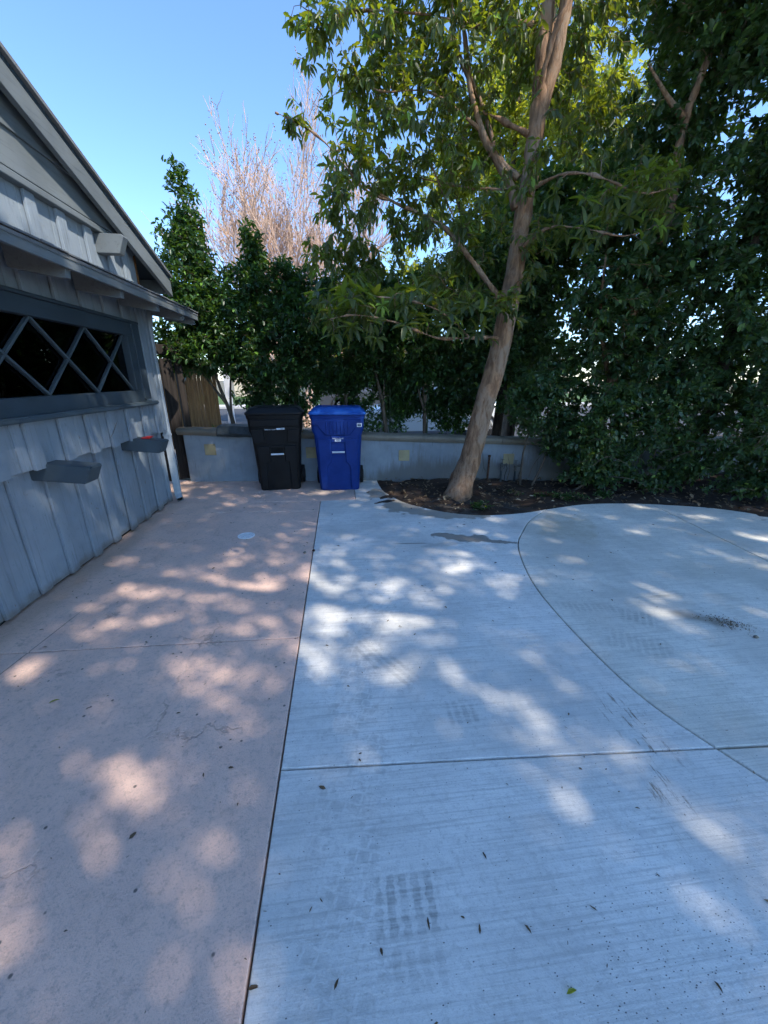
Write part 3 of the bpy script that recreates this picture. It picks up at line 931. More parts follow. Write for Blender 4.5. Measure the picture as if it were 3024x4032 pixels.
for a, b in zip(cuts[:-1], cuts[1:]):
    rings = []
    for x in (a + 0.003, a + 0.012, (a + b) / 2, b - 0.012, b - 0.003):
        sh = 0.006 if x in (a + 0.003, b - 0.003) else 0.0
        ring = []
        for off, z in ((0.050, 0.030), (0.062, 0.055), (0.055, 0.085), (0.030, 0.100), (-0.05, 0.106), (-0.20, 0.104), (-0.235, 0.09), (-0.245, 0.05), (-0.23, 0.004), (0.030, 0.004)):
            ring.append(wall_pt(x, off * (1 - sh * 4), wall_top(x) + z * (1 - sh * 3) + sh * 0.2))
        rings.append(ring)
    part(MB().loft(rings), 'coping_stone', MAT['cap'], gw, smooth='auto')
for x, zc in ((-2.018, 0.505), (-0.47, 0.45), (0.976, 0.398), (2.64, 0.33), (4.0, 0.33)):
    c = wall_pt(x, 0.0, zc)
    h = 0.085
    q = [c + wd * (i * h) + Vector((0, 0, j * h)) + wn_ * 0.001 for i, j in ((-1, -1), (1, -1), (1, 1), (-1, 1))]
    part(MB().prism(q, wn_ * 0.009), 'tile', MAT['tile'], gw, bevel=0.003)
back_soil = MB()
q = [wall_pt(-2.4, -0.19, 0.0), wall_pt(7.6, -0.19, 0), wall_pt(7.6, -1.2, 0), wall_pt(-2.4, -1.2, 0)]
back_soil.prism([Vector((p.x, p.y, -0.1)) for p in q], (0, 0, 0.62))
tag(back_soil.build('raised_planter_soil', MAT['soil']), 'raised earth strip behind the garden wall', kind='structure')

# folded tarp over the coping beside the black bin
tarp = empty('folded_tarp', tuple(wall_pt(-1.6, 0, wall_top(-1.6) + 0.11)))
tag(tarp, 'dark folded sheet draped over the wall beside the black bin', 'tarp')
for k in range(4):
    xa, xb = -1.86 + 0.012 * k, -1.30 - 0.008 * k
    h = 0.012 + 0.014 * k
    rings = []
    for x in np.linspace(xa, xb, 6):
        wob = 0.006 * math.sin(x * 17 + k)
        up, dn = [], []
        for off, z in ((-0.24 + 0.01 * k, 0.106), (-0.06, 0.108), (0.035, 0.100), (0.064, 0.075), (0.072, 0.045), (0.074, 0.005 + 0.022 * (3 - k) * 0 + 0.016 * k)):
            n_off = 1.0 if z > 0.1 else 0.3
            up.append(wall_pt(x, off + h * (0 if z > 0.1 else 1) + wob, wall_top(x) + z + (h + 0.010 if z > 0.09 else 0.0) + wob))
            dn.append(wall_pt(x, off + (h - 0.010) * (0 if z > 0.1 else 1) + wob, wall_top(x) + z + (h if z > 0.09 else 0.0) + wob))
        rings.append(up + dn[::-1])
    part(MB().loft(rings), 'fold', MAT['tarp'], tarp, smooth='auto')


# ---------------------------------------------------------------- wheeled bins
def rrect(w, d, r, z, yc, n=4, cx=0.0):
    out = []
    for sx_, sy_, a0_ in ((1, -1, -90), (1, 1, 0), (-1, 1, 90), (-1, -1, 180)):
        for k in range(n + 1):
            a = R(a0_ + 90 * k / n)
            out.append((cx + sx_ * (w / 2 - r) + r * math.cos(a), yc + sy_ * (d / 2 - r) + r * math.sin(a), z))
    return out


def text_mesh(body, size, mat, parent, mtx, name='lettering', align='CENTER'):
    cu = bpy.data.curves.new(name, 'FONT')
    cu.body = body
    cu.size = size
    cu.align_x = align
    cu.extrude = 0.0006
    tmp = bpy.data.objects.new(name, cu)
    col.objects.link(tmp)
    dg = bpy.context.evaluated_depsgraph_get()
    me = bpy.data.meshes.new_from_object(tmp.evaluated_get(dg))
    bpy.data.objects.remove(tmp)
    bpy.data.curves.remove(cu)
    me.transform(mtx)
    me.materials.clear()
    me.materials.append(mat)
    o = bpy.data.objects.new(name, me)
    link(o, parent)
    return o


def make_bin(name, loc, rz, body_m, lid_m, style):
    root = empty(name, loc)
    root.rotation_euler.z = rz
    D0, D1 = 0.46, 0.56
    W0, W1, W2 = (0.57, 0.665, 0.735)
    yb = 0.50 * 1.0

    def P(mb, nm, mat, parent=None, **kw):
        return mb.build(nm, mat, parent or root, **kw)

    def yfront(z):             # front face leans out with height
        return -0.055 * z / 1.08
    rings = []
    for z, w, d, r in ((0.0, W0 - 0.02, D0 - 0.02, 0.05), (0.02, W0, D0, 0.055), (0.80, W1, D1 - 0.02, 0.06), (0.83, W1 + 0.03, D1, 0.06), (0.86, W2 - 0.015, D1 + 0.01, 0.06), (1.02, W2, D1 + 0.02, 0.06),
                       (1.025, W2 + 0.025, D1 + 0.045, 0.065), (1.075, W2 + 0.035, D1 + 0.055, 0.065)):
        rings.append(rrect(w, d, r, z, yfront(z) + d / 2))
    P(MB().loft(rings), 'bin_body', body_m, bevel=0.004, smooth='auto')
    # front relief: rails either side of a sunk middle
    def front(u, z, t):
        base = yfront(z)
        if z > 0.83:
            base -= 0.0
        return Vector((u, base - t, z))

    def plate(poly, t0, t1, nm='front_rail', mat=None, bev=0.006):
        a = [front(u, z, t0) for u, z in poly]
        b = [front(u, z, t1) for u, z in poly]
        n_ = len(a)
        m = MB().add(a + b, [tuple(range(n_))[::-1], tuple(range(n_, 2 * n_))] + [(i, (i + 1) % n_, n_ + (i + 1) % n_, n_ + i) for i in range(n_)])
        return P(m, nm, mat or body_m, bevel=bev)
    if style == 'blue':
        for s in (-1, 1):
            plate([(s * 0.255, 0.03), (s * 0.175, 0.03), (s * 0.165, 0.36), (s * 0.105, 0.42), (s * 0.098, 0.75), (s * 0.275, 0.75), (s * 0.268, 0.3)], -0.01, 0.022)
        plate([(-0.098, 0.70), (0.098, 0.70), (0.098, 0.79), (-0.098, 0.79)], -0.01, 0.020, 'pocket_head')
        plate([(-0.345, 1.015), (0.345, 1.015), (0.345, 0.94), (0.28, 0.94), (0.17, 0.80), (-0.17, 0.80), (-0.28, 0.94), (-0.345, 0.94)], -0.01, 0.020, 'front_panel', bev=0.01)
        for k in range(7):
            u = -0.15 + 0.05 * k
            plate([(u - 0.009, 0.815), (u + 0.009, 0.815), (u + 0.011, 0.985), (u - 0.011, 0.985)], 0.018, 0.030, 'rib', bev=0.004)
        gz = 0.565
    else:
        for s in (-1, 1):
            plate([(s * 0.255, 0.03), (s * 0.165, 0.03), (s * 0.155, 0.42), (s * 0.105, 0.42), (s * 0.10, 0.65), (s * 0.268, 0.65), (s * 0.26, 0.3)], -0.01, 0.020)
            plate([(s * 0.325, 0.86), (s * 0.30, 0.70), (s * 0.145, 0.70), (s * 0.165, 0.88), (s * 0.33, 0.88)], -0.01, 0.026, 'shoulder_panel')
        plate([(-0.33, 1.015), (0.33, 1.015), (0.33, 0.92), (-0.33, 0.92)], -0.01, 0.022, 'front_panel', bev=0.008)
        plate([(-0.10, 0.62), (0.10, 0.62), (0.10, 0.66), (-0.10, 0.66)], -0.01, 0.019, 'pocket_head')
        gz = 0.535
    plate([(-0.085, gz - 0.03), (0.085, gz - 0.03), (0.085, gz + 0.115), (-0.085, gz + 0.115)], -0.006, 0.002, 'grip_pocket', MAT['hole_shade'] if style != 'blue' else body_m)  # on the black bin the pocket's shade is the plate's colour
    gy = yfront(gz) - 0.018
    P(MB().tube([(-0.088, gy, gz), (0.088, gy, gz)], 0.013, 10), 'grip_bar', MAT['print'])
    # lid
    yc = yfront(1.08) + (D1 + 0.03) / 2
    lr = [rrect(W2 + 0.05, D1 + 0.075, 0.07, 1.078, yc), rrect(W2 + 0.055, D1 + 0.08, 0.07, 1.10, yc), rrect(W2 + 0.03, D1 + 0.06, 0.07, 1.112, yc), rrect(W2 - 0.09, D1 - 0.05, 0.07, 1.165, yc), rrect(W2 - 0.14, D1 - 0.10, 0.06, 1.172, yc)]
    lid = P(MB().loft(lr), 'lid', lid_m, bevel=0.004, smooth='auto')
    for s in (-0.2, 0, 0.2):
        P(MB().box((s - 0.012, yc - 0.2, 1.168), (s + 0.012, yc + 0.2, 1.178)), 'lid_rib', lid_m, lid, bevel=0.003)
    P(MB().tube([(-0.30, yc + 0.37, 1.02), (0.30, yc + 0.37, 1.02)], 0.016, 10), 'handle', body_m)
    for s in (-1, 1):
        P(MB().box((s * 0.29 - 0.02, yc + 0.27, 0.99), (s * 0.29 + 0.02, yc + 0.385, 1.05)), 'handle_arm', body_m, bevel=0.006)
        w = P(MB().tube([(s * 0.30, 0.44, 0.135), (s * 0.305, 0.44, 0.135), (s * 0.345, 0.44, 0.135), (s * 0.35, 0.44, 0.135)], [0.115, 0.135, 0.135, 0.115], 22), 'wheel', MAT['rubber'], smooth='auto')
        P(MB().tube([(s * 0.345, 0.44, 0.135), (s * 0.356, 0.44, 0.135)], 0.07, 16), 'hub', MAT['black_plastic'], w)
    P(MB().tube([(-0.33, 0.44, 0.135), (0.33, 0.44, 0.135)], 0.012, 8), 'axle', MAT['steel'])
    # printing
    tilt = math.atan2(0.055, 1.08)
    rot = Matrix.Rotation(R(90) + tilt, 4, 'X')

    def tx(body, size, u, z, t, align='CENTER'):
        return text_mesh(body, size, MAT['print'], root, Matrix.Translation(front(u, z, t)) @ rot, align=align)
    if style == 'blue':
        tx('RBR0714 726269', 0.0225, 0.0, 0.752, 0.0225 + 0.002)
        plate([(-0.042, 0.715), (0.042, 0.715), (0.042, 0.745), (-0.042, 0.745)], 0.0225, 0.0245, 'label', MAT['print'], 0)
        for k in range(9):
            u = -0.022 + 0.0052 * k
            plate([(u, 0.719), (u + 0.0026, 0.719), (u + 0.0026, 0.741), (u, 0.741)], 0.0235, 0.0252, 'barcode_line', MAT['print_grey'], 0)
        plate([(0.268, 0.915), (0.335, 0.915), (0.335, 0.965), (0.268, 0.965)], 0.020, 0.0235, 'sticker', MAT['print'], 0)
        plate([(0.276, 0.925), (0.327, 0.925), (0.327, 0.953), (0.276, 0.953)], 0.022, 0.0245, 'sticker_print', MAT['print_grey'], 0)
    else:
        tx('RBB0102 126263', 0.0215, -0.065, 0.875, 0.0285)
        plate([(0.018, 0.876), (0.125, 0.878), (0.125, 0.900), (0.018, 0.898)], -0.002, 0.0285, 'label', MAT['print'], 0)
        plate([(0.070, 0.882), (0.112, 0.882), (0.112, 0.892), (0.070, 0.892)], 0.0, 0.0295, 'barcode_line', MAT['print_grey'], 0)
    return root


b1 = make_bin('wheeled_bin', (-0.905, 5.575, 0.0), R(4), MAT['black_plastic'], MAT['black_plastic'], 'black')
tag(b1, 'black wheeled rubbish bin standing against the garden wall', 'bin', 'wheeled bins by the wall')
b2 = make_bin('wheeled_bin', (-0.045, 5.475, 0.0), R(-2), MAT['blue_plastic'], MAT['blue_lid_skylit'], 'blue')
tag(b2, 'blue wheeled recycling bin with white lettering by the wall', 'bin', 'wheeled bins by the wall')

# ---------------------------------------------------------------- drain, pipes, valves
MAT['drain_white'] = simple('drain_white', (0.86, 0.87, 0.88), 0.45, 0.03, 10)
drain = empty('floor_drain', (-1.018, 3.83, 0))
tag(drain, 'round white plastic drain grate set in the pink concrete', 'drain')
ring = MB()
n = 28
vv, ff = [], []
for k in range(n):
    a = 2 * math.pi * k / n
    for r0, z in ((0.086, 0.001), (0.086, 0.006), (0.074, 0.006), (0.074, 0.001)):
        vv.append((r0 * math.cos(a), r0 * math.sin(a), z))
for k in range(n):
    k2 = (k + 1) % n
    for q in range(4):
        q2 = (q + 1) % 4
        ff.append((k * 4 + q, k2 * 4 + q, k2 * 4 + q2, k * 4 + q2))
ring.add(vv, ff).build('rim', MAT['drain_white'], drain)
MB().tube([(0, 0, 0.0008), (0, 0, 0.002)], 0.069, 24).build('drain_shade_disc', MAT['hole_shade'], drain)  # solid black disc, colour stands for the dark below the grate
for k in range(-2, 3):
    yk = k * 0.026
    hx = math.sqrt(0.072 ** 2 - yk ** 2)
    MB().box((-hx, yk - 0.0065, 0.0022), (hx, yk + 0.0065, 0.0058)).build('bar', MAT['drain_white'], drain)
drain.rotation_euler.z = R(25)
pp = wall_pt(2.30, 0.10)
tag(MB().tube([(pp.x, pp.y, -0.1), (pp.x + 0.004, pp.y, 0.40)], 0.017, 12).tube([(pp.x + 0.004, pp.y, 0.385), (pp.x + 0.004, pp.y, 0.415)], 0.022, 12).build('pipe_stub', MAT['iron'], smooth='auto'), 'short rusty iron pipe standing behind the leaning trunk', 'pipe')
for k, (x, hh) in enumerate(((2.50, 0.30), (2.72, 0.28))):
    p = wall_pt(x, 0.14)
    v = empty('irrigation_valve', (p.x, p.y, 0))
    tag(v, ('brass garden valve on a white riser next to the rusty pipe', 'dark anti siphon valve on a riser nearer the thin stems')[k], 'valve', 'irrigation valves at the wall')
    MB().tube([(0, 0, -0.1), (0, 0, hh * 0.62)], 0.017, 10).build('riser', MAT['tarp'], v, smooth='auto')
    MB().tube([(0, 0, hh * 0.60), (0, 0, hh * 0.66), (0, 0, hh * 0.8), (0, 0, hh * 0.86), (0, 0, hh * 0.9), (0, 0, hh)], [0.024, 0.026, 0.020, 0.032, 0.032, 0.014], 12).build('valve_body', MAT['brass'], v, smooth='auto')
    MB().tube([(0, 0, hh * 0.88), (0.05, -0.01, hh * 0.9), (0.075, -0.012, hh * 0.93)], [0.016, 0.017, 0.02], 10).build('outlet', MAT['brass'], v, smooth='auto')
    MB().tube([(0, 0, hh), (0, 0, hh + 0.05)], 0.005, 6).tube([(-0.03, 0, hh + 0.05), (0.03, 0, hh + 0.05)], 0.006, 6).build('handwheel', MAT['brass'], v)
    MB().tube([(0.06, -0.012, hh * 0.92), (0.085, -0.01, hh * 0.7), (0.06, -0.005, hh * 0.35), (0.065, 0, -0.02)], 0.005, 6).build('wire', MAT['rubber'], v)

# ---------------------------------------------------------------- plants
LEAF_V = np.array([(0, 0, 0), (.33, -.5, .10), (.33, .5, .10), (.5, 0, 0), (.74, -.36, .04), (.74, .36, .04), (1, 0, -.10)], float)
LEAF_F = np.array([(0, 3, 1), (0, 2, 3), (1, 3, 4), (3, 2, 5), (4, 3, 6), (3, 5, 6)])
LITE_V = np.array([(0, 0, 0), (.5, -.5, .08), (1, 0, -.05), (.5, .5, .08)], float)
LITE_F = np.array([(0, 1, 2), (0, 2, 3)])


def unit(a):
    return a / np.maximum(np.linalg.norm(a, axis=-1, keepdims=True), 1e-9)


def leaf_mesh(name, pos, dirs, nrm, ln, wd_, mat, parent=None, lite=False, lv=None, seed=1):
    V, F = (LITE_V, LITE_F) if lite else (LEAF_V, LEAF_F)
    n = len(pos)
    r = np.random.default_rng(seed)
    d = unit(dirs)
    s = unit(np.cross(nrm, d))
    u = np.cross(d, s)
    curl = r.uniform(0.4, 1.8, (n, 1, 1))
    co = pos[:, None, :] + d[:, None, :] * (V[None, :, 0:1] * ln[:, None, None]) + s[:, None, :] * (V[None, :, 1:2] * wd_[:, None, None]) + u[:, None, :] * (V[None, :, 2:3] * curl * ln[:, None, None])
    k = len(V)
    idx = (F[None] + (np.arange(n) * k)[:, None, None]).reshape(-1)
    me = bpy.data.meshes.new(name)
    me.vertices.add(n * k)
    me.vertices.foreach_set('co', co.reshape(-1).astype(np.float32))
    nf = n * len(F)
    me.loops.add(nf * 3)
    me.loops.foreach_set('vertex_index', idx.astype(np.int32))
    me.polygons.add(nf)
    me.polygons.foreach_set('loop_start', np.arange(0, nf * 3, 3, dtype=np.int32))
    me.polygons.foreach_set('loop_total', np.full(nf, 3, np.int32))
    me.polygons.foreach_set('use_smooth', np.ones(nf, bool))
    at_ = me.attributes.new('lv', 'FLOAT', 'POINT')
    if lv is None:
        lv = r.random(n)
    at_.data.foreach_set('value', np.repeat(lv, k).astype(np.float32))
    me.update()
    me.validate()
    me.materials.append(mat)
    o = bpy.data.objects.new(name, me)
    return link(o, parent)


class Skel:
    """branch skeleton that twigs are grown from"""

    def __init__(s):
        s.p, s.r, s.d = [], [], []
        s.mb = MB()
        s.twig = MB()

    def limb(s, pts, rad, n=10, smooth=4, thin=False):
        P = catmull(pts, smooth)
        m = len(P)
        rr = np.interp(np.linspace(0, 1, m), np.linspace(0, 1, len(rad)), rad)
        (s.twig if thin else s.mb).tube(P, list(rr), n)
        for i, q in enumerate(P):
            s.p.append(np.array(q))
            s.r.append(rr[i])
            e = P[min(i + 1, m - 1)] - P[max(i - 1, 0)]
            s.d.append(np.array(e.normalized()))

    def grow(s, targets, rmax=0.012, rtip=0.003, sag=0.06, bias=0.25, seed=0, sides=4, skip_low=0.0):
        r = np.random.default_rng(seed)
        P = np.array(s.p)
        Rr = np.array(s.r)
        D = np.array(s.d)
        ok = P[:, 2] > skip_low
        P, Rr, D = P[ok], Rr[ok], D[ok]
        d0 = np.array([np.min(np.linalg.norm(P - t, axis=1)) for t in targets])
        order = np.argsort(d0)
        ends = []
        PL, RL, DL = list(P), list(Rr), list(D)
        PA = np.zeros((len(PL) + len(targets) * 4, 3))
        PA[:len(PL)] = P
        cnt = len(PL)
        for ti in order:
            t = targets[ti]
            v = t - PA[:cnt]
            dist = np.linalg.norm(v, axis=1)
            cost = dist + bias * np.maximum(0, -v[:, 2])
            i = int(np.argmin(cost))
            a = PL[i]
            L = dist[i]
            if L < 0.02:
                ends.append((ti, t, DL[i]))
                continue
            dr = v[i] / L
            start = DL[i] * 0.5 + dr * 0.7
            p1 = a + start * L * 0.35 + r.normal(0, 0.05 * L, 3)
            p2 = a + dr * L * 0.72 + np.array([0, 0, sag * L]) + r.normal(0, 0.05 * L, 3)
            r0 = min(RL[i] * 0.75, rtip + rmax * min(1, L / 0.8))
            rad = [r0, lerp(r0, rtip, 0.4), lerp(r0, rtip, 0.75), rtip]
            s.twig.tube([a, p1, p2, t], rad, sides, cap=False)
            for q, rq, dq in ((p1, rad[1], dr), (p2, rad[2], dr), (t, rtip, unit(t - p2))):
                PL.append(q)
                RL.append(rq)
                DL.append(dq)
                PA[cnt] = q
                cnt += 1
            ends.append((ti, t, unit(t - p2)))
        out = np.zeros((len(targets), 3))
        for ti, t, d in ends:
            out[ti] = d
        return out


def blobs(B, n, seed, shell=0.45, gap=0.0, gs=1.7):
    """points in a union of ellipsoids, thicker near the skin, with holes"""
    r = np.random.default_rng(seed)
    B = np.array(B, float)
    w = B[:, 3] * B[:, 4] * B[:, 5]
    w = w ** 0.8
    k = r.choice(len(B), n * 3, p=w / w.sum())
    v = unit(r.normal(size=(n * 3, 3)))
    rad = r.random(n * 3) ** shell
    p = B[k, :3] + v * rad[:, None] * B[k, 3:6]
    if gap > 0:
        f = np.sin(p[:, 0] * gs * 2.1 + 1.3) * np.sin(p[:, 1] * gs * 1.9 + 0.4) * np.sin(p[:, 2] * gs * 2.3 + 2.1) + 0.5 * np.sin(p[:, 0] * gs * 4.7) * np.sin(p[:, 2] * gs * 5.1 + p[:, 1] * 3)
        keep = f > (-1.0 + 2 * gap) * 0.6
        p = p[keep]
    return p[:n]


def foliage(targets, dirs, per, ln, wr, spread, droop, along, seed, lnv=0.38):
    """leaves round each twig end"""
    r = np.random.default_rng(seed)
    n = len(targets)
    d = unit(dirs + r.normal(0, 0.25, (n, 3)))
    a = unit(np.cross(d, r.normal(size=(n, 3))))
    b = np.cross(d, a)
    j = np.arange(per)[None, :]
    th = j * 2.39996 + r.uniform(0, 6.28, (n, 1))
    rad = a[:, None, :] * np.cos(th)[..., None] + b[:, None, :] * np.sin(th)[..., None]
    sp = spread * r.uniform(0.6, 1.3, (n, per, 1))
    ld = d[:, None, :] * r.uniform(0.2, 0.9, (n, per, 1)) + rad * sp + np.array([0, 0, -1]) * droop * r.uniform(0.3, 1.5, (n, per, 1))
    pos = targets[:, None, :] - d[:, None, :] * (along * r.random((n, per, 1)))
    pos = pos + rad * 0.01
    up = np.array([0, 0, 1.0]) + r.normal(0, 0.45, (n, per, 3))
    ln_ = ln * r.uniform(1 - lnv, 1 + lnv, (n, per))
    return pos.reshape(-1, 3), ld.reshape(-1, 3), up.reshape(-1, 3), ln_.reshape(-1), (ln_ * wr * r.uniform(0.8, 1.2, (n, per))).reshape(-1)


def tree(name, label, group, limbs, B, nt, per, ln, wr, leaf, bark, seed, spread=0.9, droop=0.3, along=0.15, shell=0.5, gap=0.0, gs=1.7, lite=False, rmax=0.012,
         cat='tree', skip_low=0.0, sag=0.06, sides=4, extra=None, trunk_sides=10):
    root = empty(name, tuple(limbs[0][0][0]))
    tag(root, label, cat, group)
    sk = Skel()
    for i, (pts, rad) in enumerate(limbs):
        sk.limb(pts, rad, trunk_sides if i == 0 else 7)
    T = blobs(B, nt, seed, shell, gap, gs)
    if extra is not None:
        T = np.vstack([T, extra])
    D = sk.grow(T, rmax=rmax, seed=seed, skip_low=skip_low, sag=sag, sides=sides)
    o = part(sk.mb, 'trunk', bark, root, smooth=True)
    if sk.twig.v:
        t = part(sk.twig, 'branches', bark, root, smooth=True)
        t['kind'] = 'stuff'
    f = foliage(T, D, per, ln, wr, spread, droop, along, seed + 1)
    c = leaf_mesh('crown', *f, leaf, root, lite, seed=seed)
    c.location = -root.location
    c['kind'] = 'stuff'
    return root, sk, T, D


# --- the leaning tree in the bed
A = at
trunk = [(1.585, 5.02, -0.08), (1.66, 5.02, 0.25), A(1860, 1780, 5.02), A(1905, 1600, 5.02), A(1962, 1400, 5.0), A(2012, 1150, 5.0), A(2050, 900, 5.0), A(2085, 700, 5.0), A(2112, 500, 5.0), A(2128, 380, 5.0), A(2142, 180, 5.05), A(2165, -80, 5.1), A(2190, -420, 5.2), A(2200, -800, 5.3)]
main_limbs = [
    (trunk, [0.20, 0.160, 0.142, 0.124, 0.112, 0.102, 0.090, 0.084, 0.082, 0.082, 0.068, 0.062, 0.05, 0.03]),
    ([A(2125, 440, 5.0), A(2178, 260, 4.97), A(2218, 60, 4.95), A(2262, -200, 4.9), A(2330, -600, 4.9)], [0.08, 0.070, 0.062, 0.05, 0.025]),
    ([A(2115, 380, 4.92), A(2145, 260, 4.83), A(2180, 140, 4.78), A(2230, 20, 4.72), A(2290, -150, 4.7)], [0.035, 0.034, 0.03, 0.028, 0.02]),
    ([A(2030, 820, 5.0), A(1995, 700, 5.05), A(1900, 520, 5.15), A(1850, 330, 5.2), A(1830, 150, 5.25), A(1800, -100, 5.3)], [0.055, 0.05, 0.042, 0.038, 0.03, 0.015]),
    ([A(2040, 700, 5.0), A(1960, 610, 5.1), A(1905, 430, 5.2), A(1800, 200, 5.3), A(1780, 0, 5.3)], [0.045, 0.04, 0.03, 0.026, 0.012]),
    ([A(2080, 530, 5.0), A(1990, 480, 5.1), A(1900, 440, 5.15)], [0.035, 0.028, 0.018]),
    ([A(2110, 100, 5.05), A(2040, 90, 5.1), A(1940, 110, 5.2), A(1700, 60, 5.3)], [0.035, 0.03, 0.022, 0.010]),
    ([A(2030, 740, 5.0), A(1950, 745, 5.05), A(1820, 735, 5.1), A(1650, 700, 5.2)], [0.022, 0.018, 0.014, 0.008]),
    ([A(1985, 1200, 5.0), A(1900, 1080, 5.05), A(1820, 980, 5.1), A(1730, 880, 5.15), A(1560, 800, 5.2), A(1400, 700, 5.2), A(1330, 560, 5.2)], [0.05, 0.042, 0.035, 0.03, 0.022, 0.014, 0.007]),
    ([A(1820, 980, 5.1), A(1800, 880, 5.1), A(1760, 800, 5.1), A(1700, 650, 5.1)], [0.028, 0.022, 0.016, 0.008]),
    ([A(1900, 520, 5.15), A(1700, 365, 5.2), A(1500, 360, 5.2), A(1380, 290, 5.2)], [0.02, 0.018, 0.013, 0.007]),
    ([A(1560, 800, 5.2), A(1430, 740, 5.1), A(1280, 560, 5.0), A(1140, 470, 5.0), A(1085, 445, 5.0)], [0.014, 0.011, 0.009, 0.006, 0.004]),
    ([A(1700, 60, 5.3), A(1450, 40, 5.2), A(1280, 70, 5.1), A(1180, 20, 5.1)], [0.014, 0.010, 0.008, 0.005]),
    ([A(1975, 1330, 4.97), A(1850, 1330, 4.7), A(1720, 1330, 4.45), A(1560, 1270, 4.3), A(1400, 1240, 4.2), A(1290, 1260, 4.15)], [0.032, 0.026, 0.02, 0.015, 0.010, 0.006]),
    ([A(1850, 1330, 4.7), A(1740, 1230, 4.45), A(1600, 1180, 4.35), A(1480, 1170, 4.3)], [0.016, 0.013, 0.01, 0.006]),
    ([A(2070, 760, 4.95), A(2200, 690, 4.6), A(2340, 690, 4.4), A(2520, 760, 4.25), A(2640, 740, 4.2)], [0.03, 0.022, 0.016, 0.011, 0.006]),
    ([A(2030, 1000, 4.95), A(2150, 900, 4.7), A(2300, 900, 4.5), A(2450, 930, 4.35), A(2560, 900, 4.3)], [0.03, 0.022, 0.016, 0.011, 0.006]),
    ([A(2190, -420, 5.2), A(2600, -700, 5.3), A(3000, -900, 5.5)], [0.05, 0.04, 0.02]),
    ([A(2142, 180, 5.05), A(2300, -100, 5.6), A(2500, -300, 6.3)], [0.05, 0.035, 0.02]),
]


def pxblob(x, y, Y, rx, ry, rz):
    """ellipsoid whose centre the photograph shows at (x, y), radii in metres"""
    p = A(x, y, Y)
    return (p.x, p.y, p.z, rx, ry, rz)


MB_ = [pxblob(1500, 150, 5.3, 1.0, 0.7, 0.75), pxblob(1750, 330, 5.4, 0.9, 0.8, 0.8), pxblob(1420, 330, 5.2, 0.55, 0.5, 0.45), pxblob(1480, 640, 5.2, 0.75, 0.6, 0.5), pxblob(1780, 700, 5.3, 0.8, 0.6, 0.6),
       pxblob(1400, 720, 5.1, 0.5, 0.5, 0.35), pxblob(1560, 900, 5.2, 0.7, 0.5, 0.28), pxblob(1350, 860, 5.2, 0.35, 0.4, 0.3), pxblob(1150, 480, 5.0, 0.16, 0.2, 0.18), pxblob(1240, 90, 5.1, 0.25, 0.3, 0.3),
       pxblob(1950, 60, 5.3, 0.7, 0.8, 0.6), pxblob(2000, 250, 5.6, 0.6, 0.6, 0.6), pxblob(2300, 150, 5.6, 0.7, 0.7, 0.8), pxblob(2350, 420, 5.5, 0.6, 0.5, 0.6), pxblob(1700, -300, 5.3, 1.5, 1.1, 0.9), pxblob(2500, -400, 5.6, 1.6, 1.3, 1.0),
       pxblob(1620, 480, 5.3, 0.6, 0.6, 0.3), pxblob(1900, 560, 5.5, 0.4, 0.4, 0.4), pxblob(1450, 1050, 5.3, 0.6, 0.45, 0.35), pxblob(1800, 1050, 5.3, 0.6, 0.4, 0.4), pxblob(1550, 1220, 4.45, 0.8, 0.35, 0.22), pxblob(1500, 1180, 4.9, 0.8, 0.4, 0.3), pxblob(2350, 780, 4.6, 0.7, 0.35, 0.4), pxblob(2600, 700, 4.7, 0.6, 0.35, 0.4), pxblob(1880, 300, 4.75, 0.55, 0.3, 0.5), pxblob(1700, 620, 4.7, 0.6, 0.3, 0.4), pxblob(1880, 880, 4.7, 0.45, 0.25, 0.4), pxblob(2250, 560, 4.7, 0.45, 0.25, 0.4), pxblob(2050, 150, 4.7, 0.4, 0.25, 0.35), pxblob(1950, 1180, 4.6, 0.35, 0.25, 0.25), pxblob(2110, 700, 4.65, 0.28, 0.2, 0.35), pxblob(2080, 1020, 4.65, 0.3, 0.2, 0.35), pxblob(2040, 1330, 4.7, 0.3, 0.2, 0.25), pxblob(2200, 900, 4.8, 0.35, 0.25, 0.4), pxblob(1350, 1000, 5.2, 0.5, 0.4, 0.3), pxblob(1350, 1150, 4.9, 0.5, 0.35, 0.28), pxblob(1740, 1150, 4.8, 0.5, 0.35, 0.3), pxblob(1640, 1320, 4.6, 0.6, 0.3, 0.18), pxblob(1300, 1290, 4.5, 0.35, 0.25, 0.18)]
main_limbs = [main_limbs[0], main_limbs[1]] + [(p_, [q * (0.8 if i_ < 11 else 0.6) for q in r_s]) for i_, (p_, r_s) in enumerate(main_limbs[2:])]
root, sk, T, D = tree('leaning_tree', 'tall leaning tree with smooth tan trunk rising from the bed', None, main_limbs, MB_, 2600, 8, 0.098, 0.34, MAT['leaf_main'], MAT['bark_main'], 11,
                      spread=0.65, droop=0.6, along=0.14, shell=0.6, gap=0.36, gs=1.9, rmax=0.010, skip_low=1.6, sag=0.1, trunk_sides=20)
for ch in root.children:
    if ch.name.startswith('trunk'):
        for v in ch.data.vertices:          # lumpy bark, not a turned pole
            q = v.co
            k_ = 0.010 * math.sin(q.x * 23 + q.z * 5.1) * math.sin(q.y * 19 + q.z * 7.3) + 0.006 * math.sin(q.z * 31 + q.x * 40)
            v.co += v.normal * k_ * (1.6 if q.z < 0.6 else 1.0)
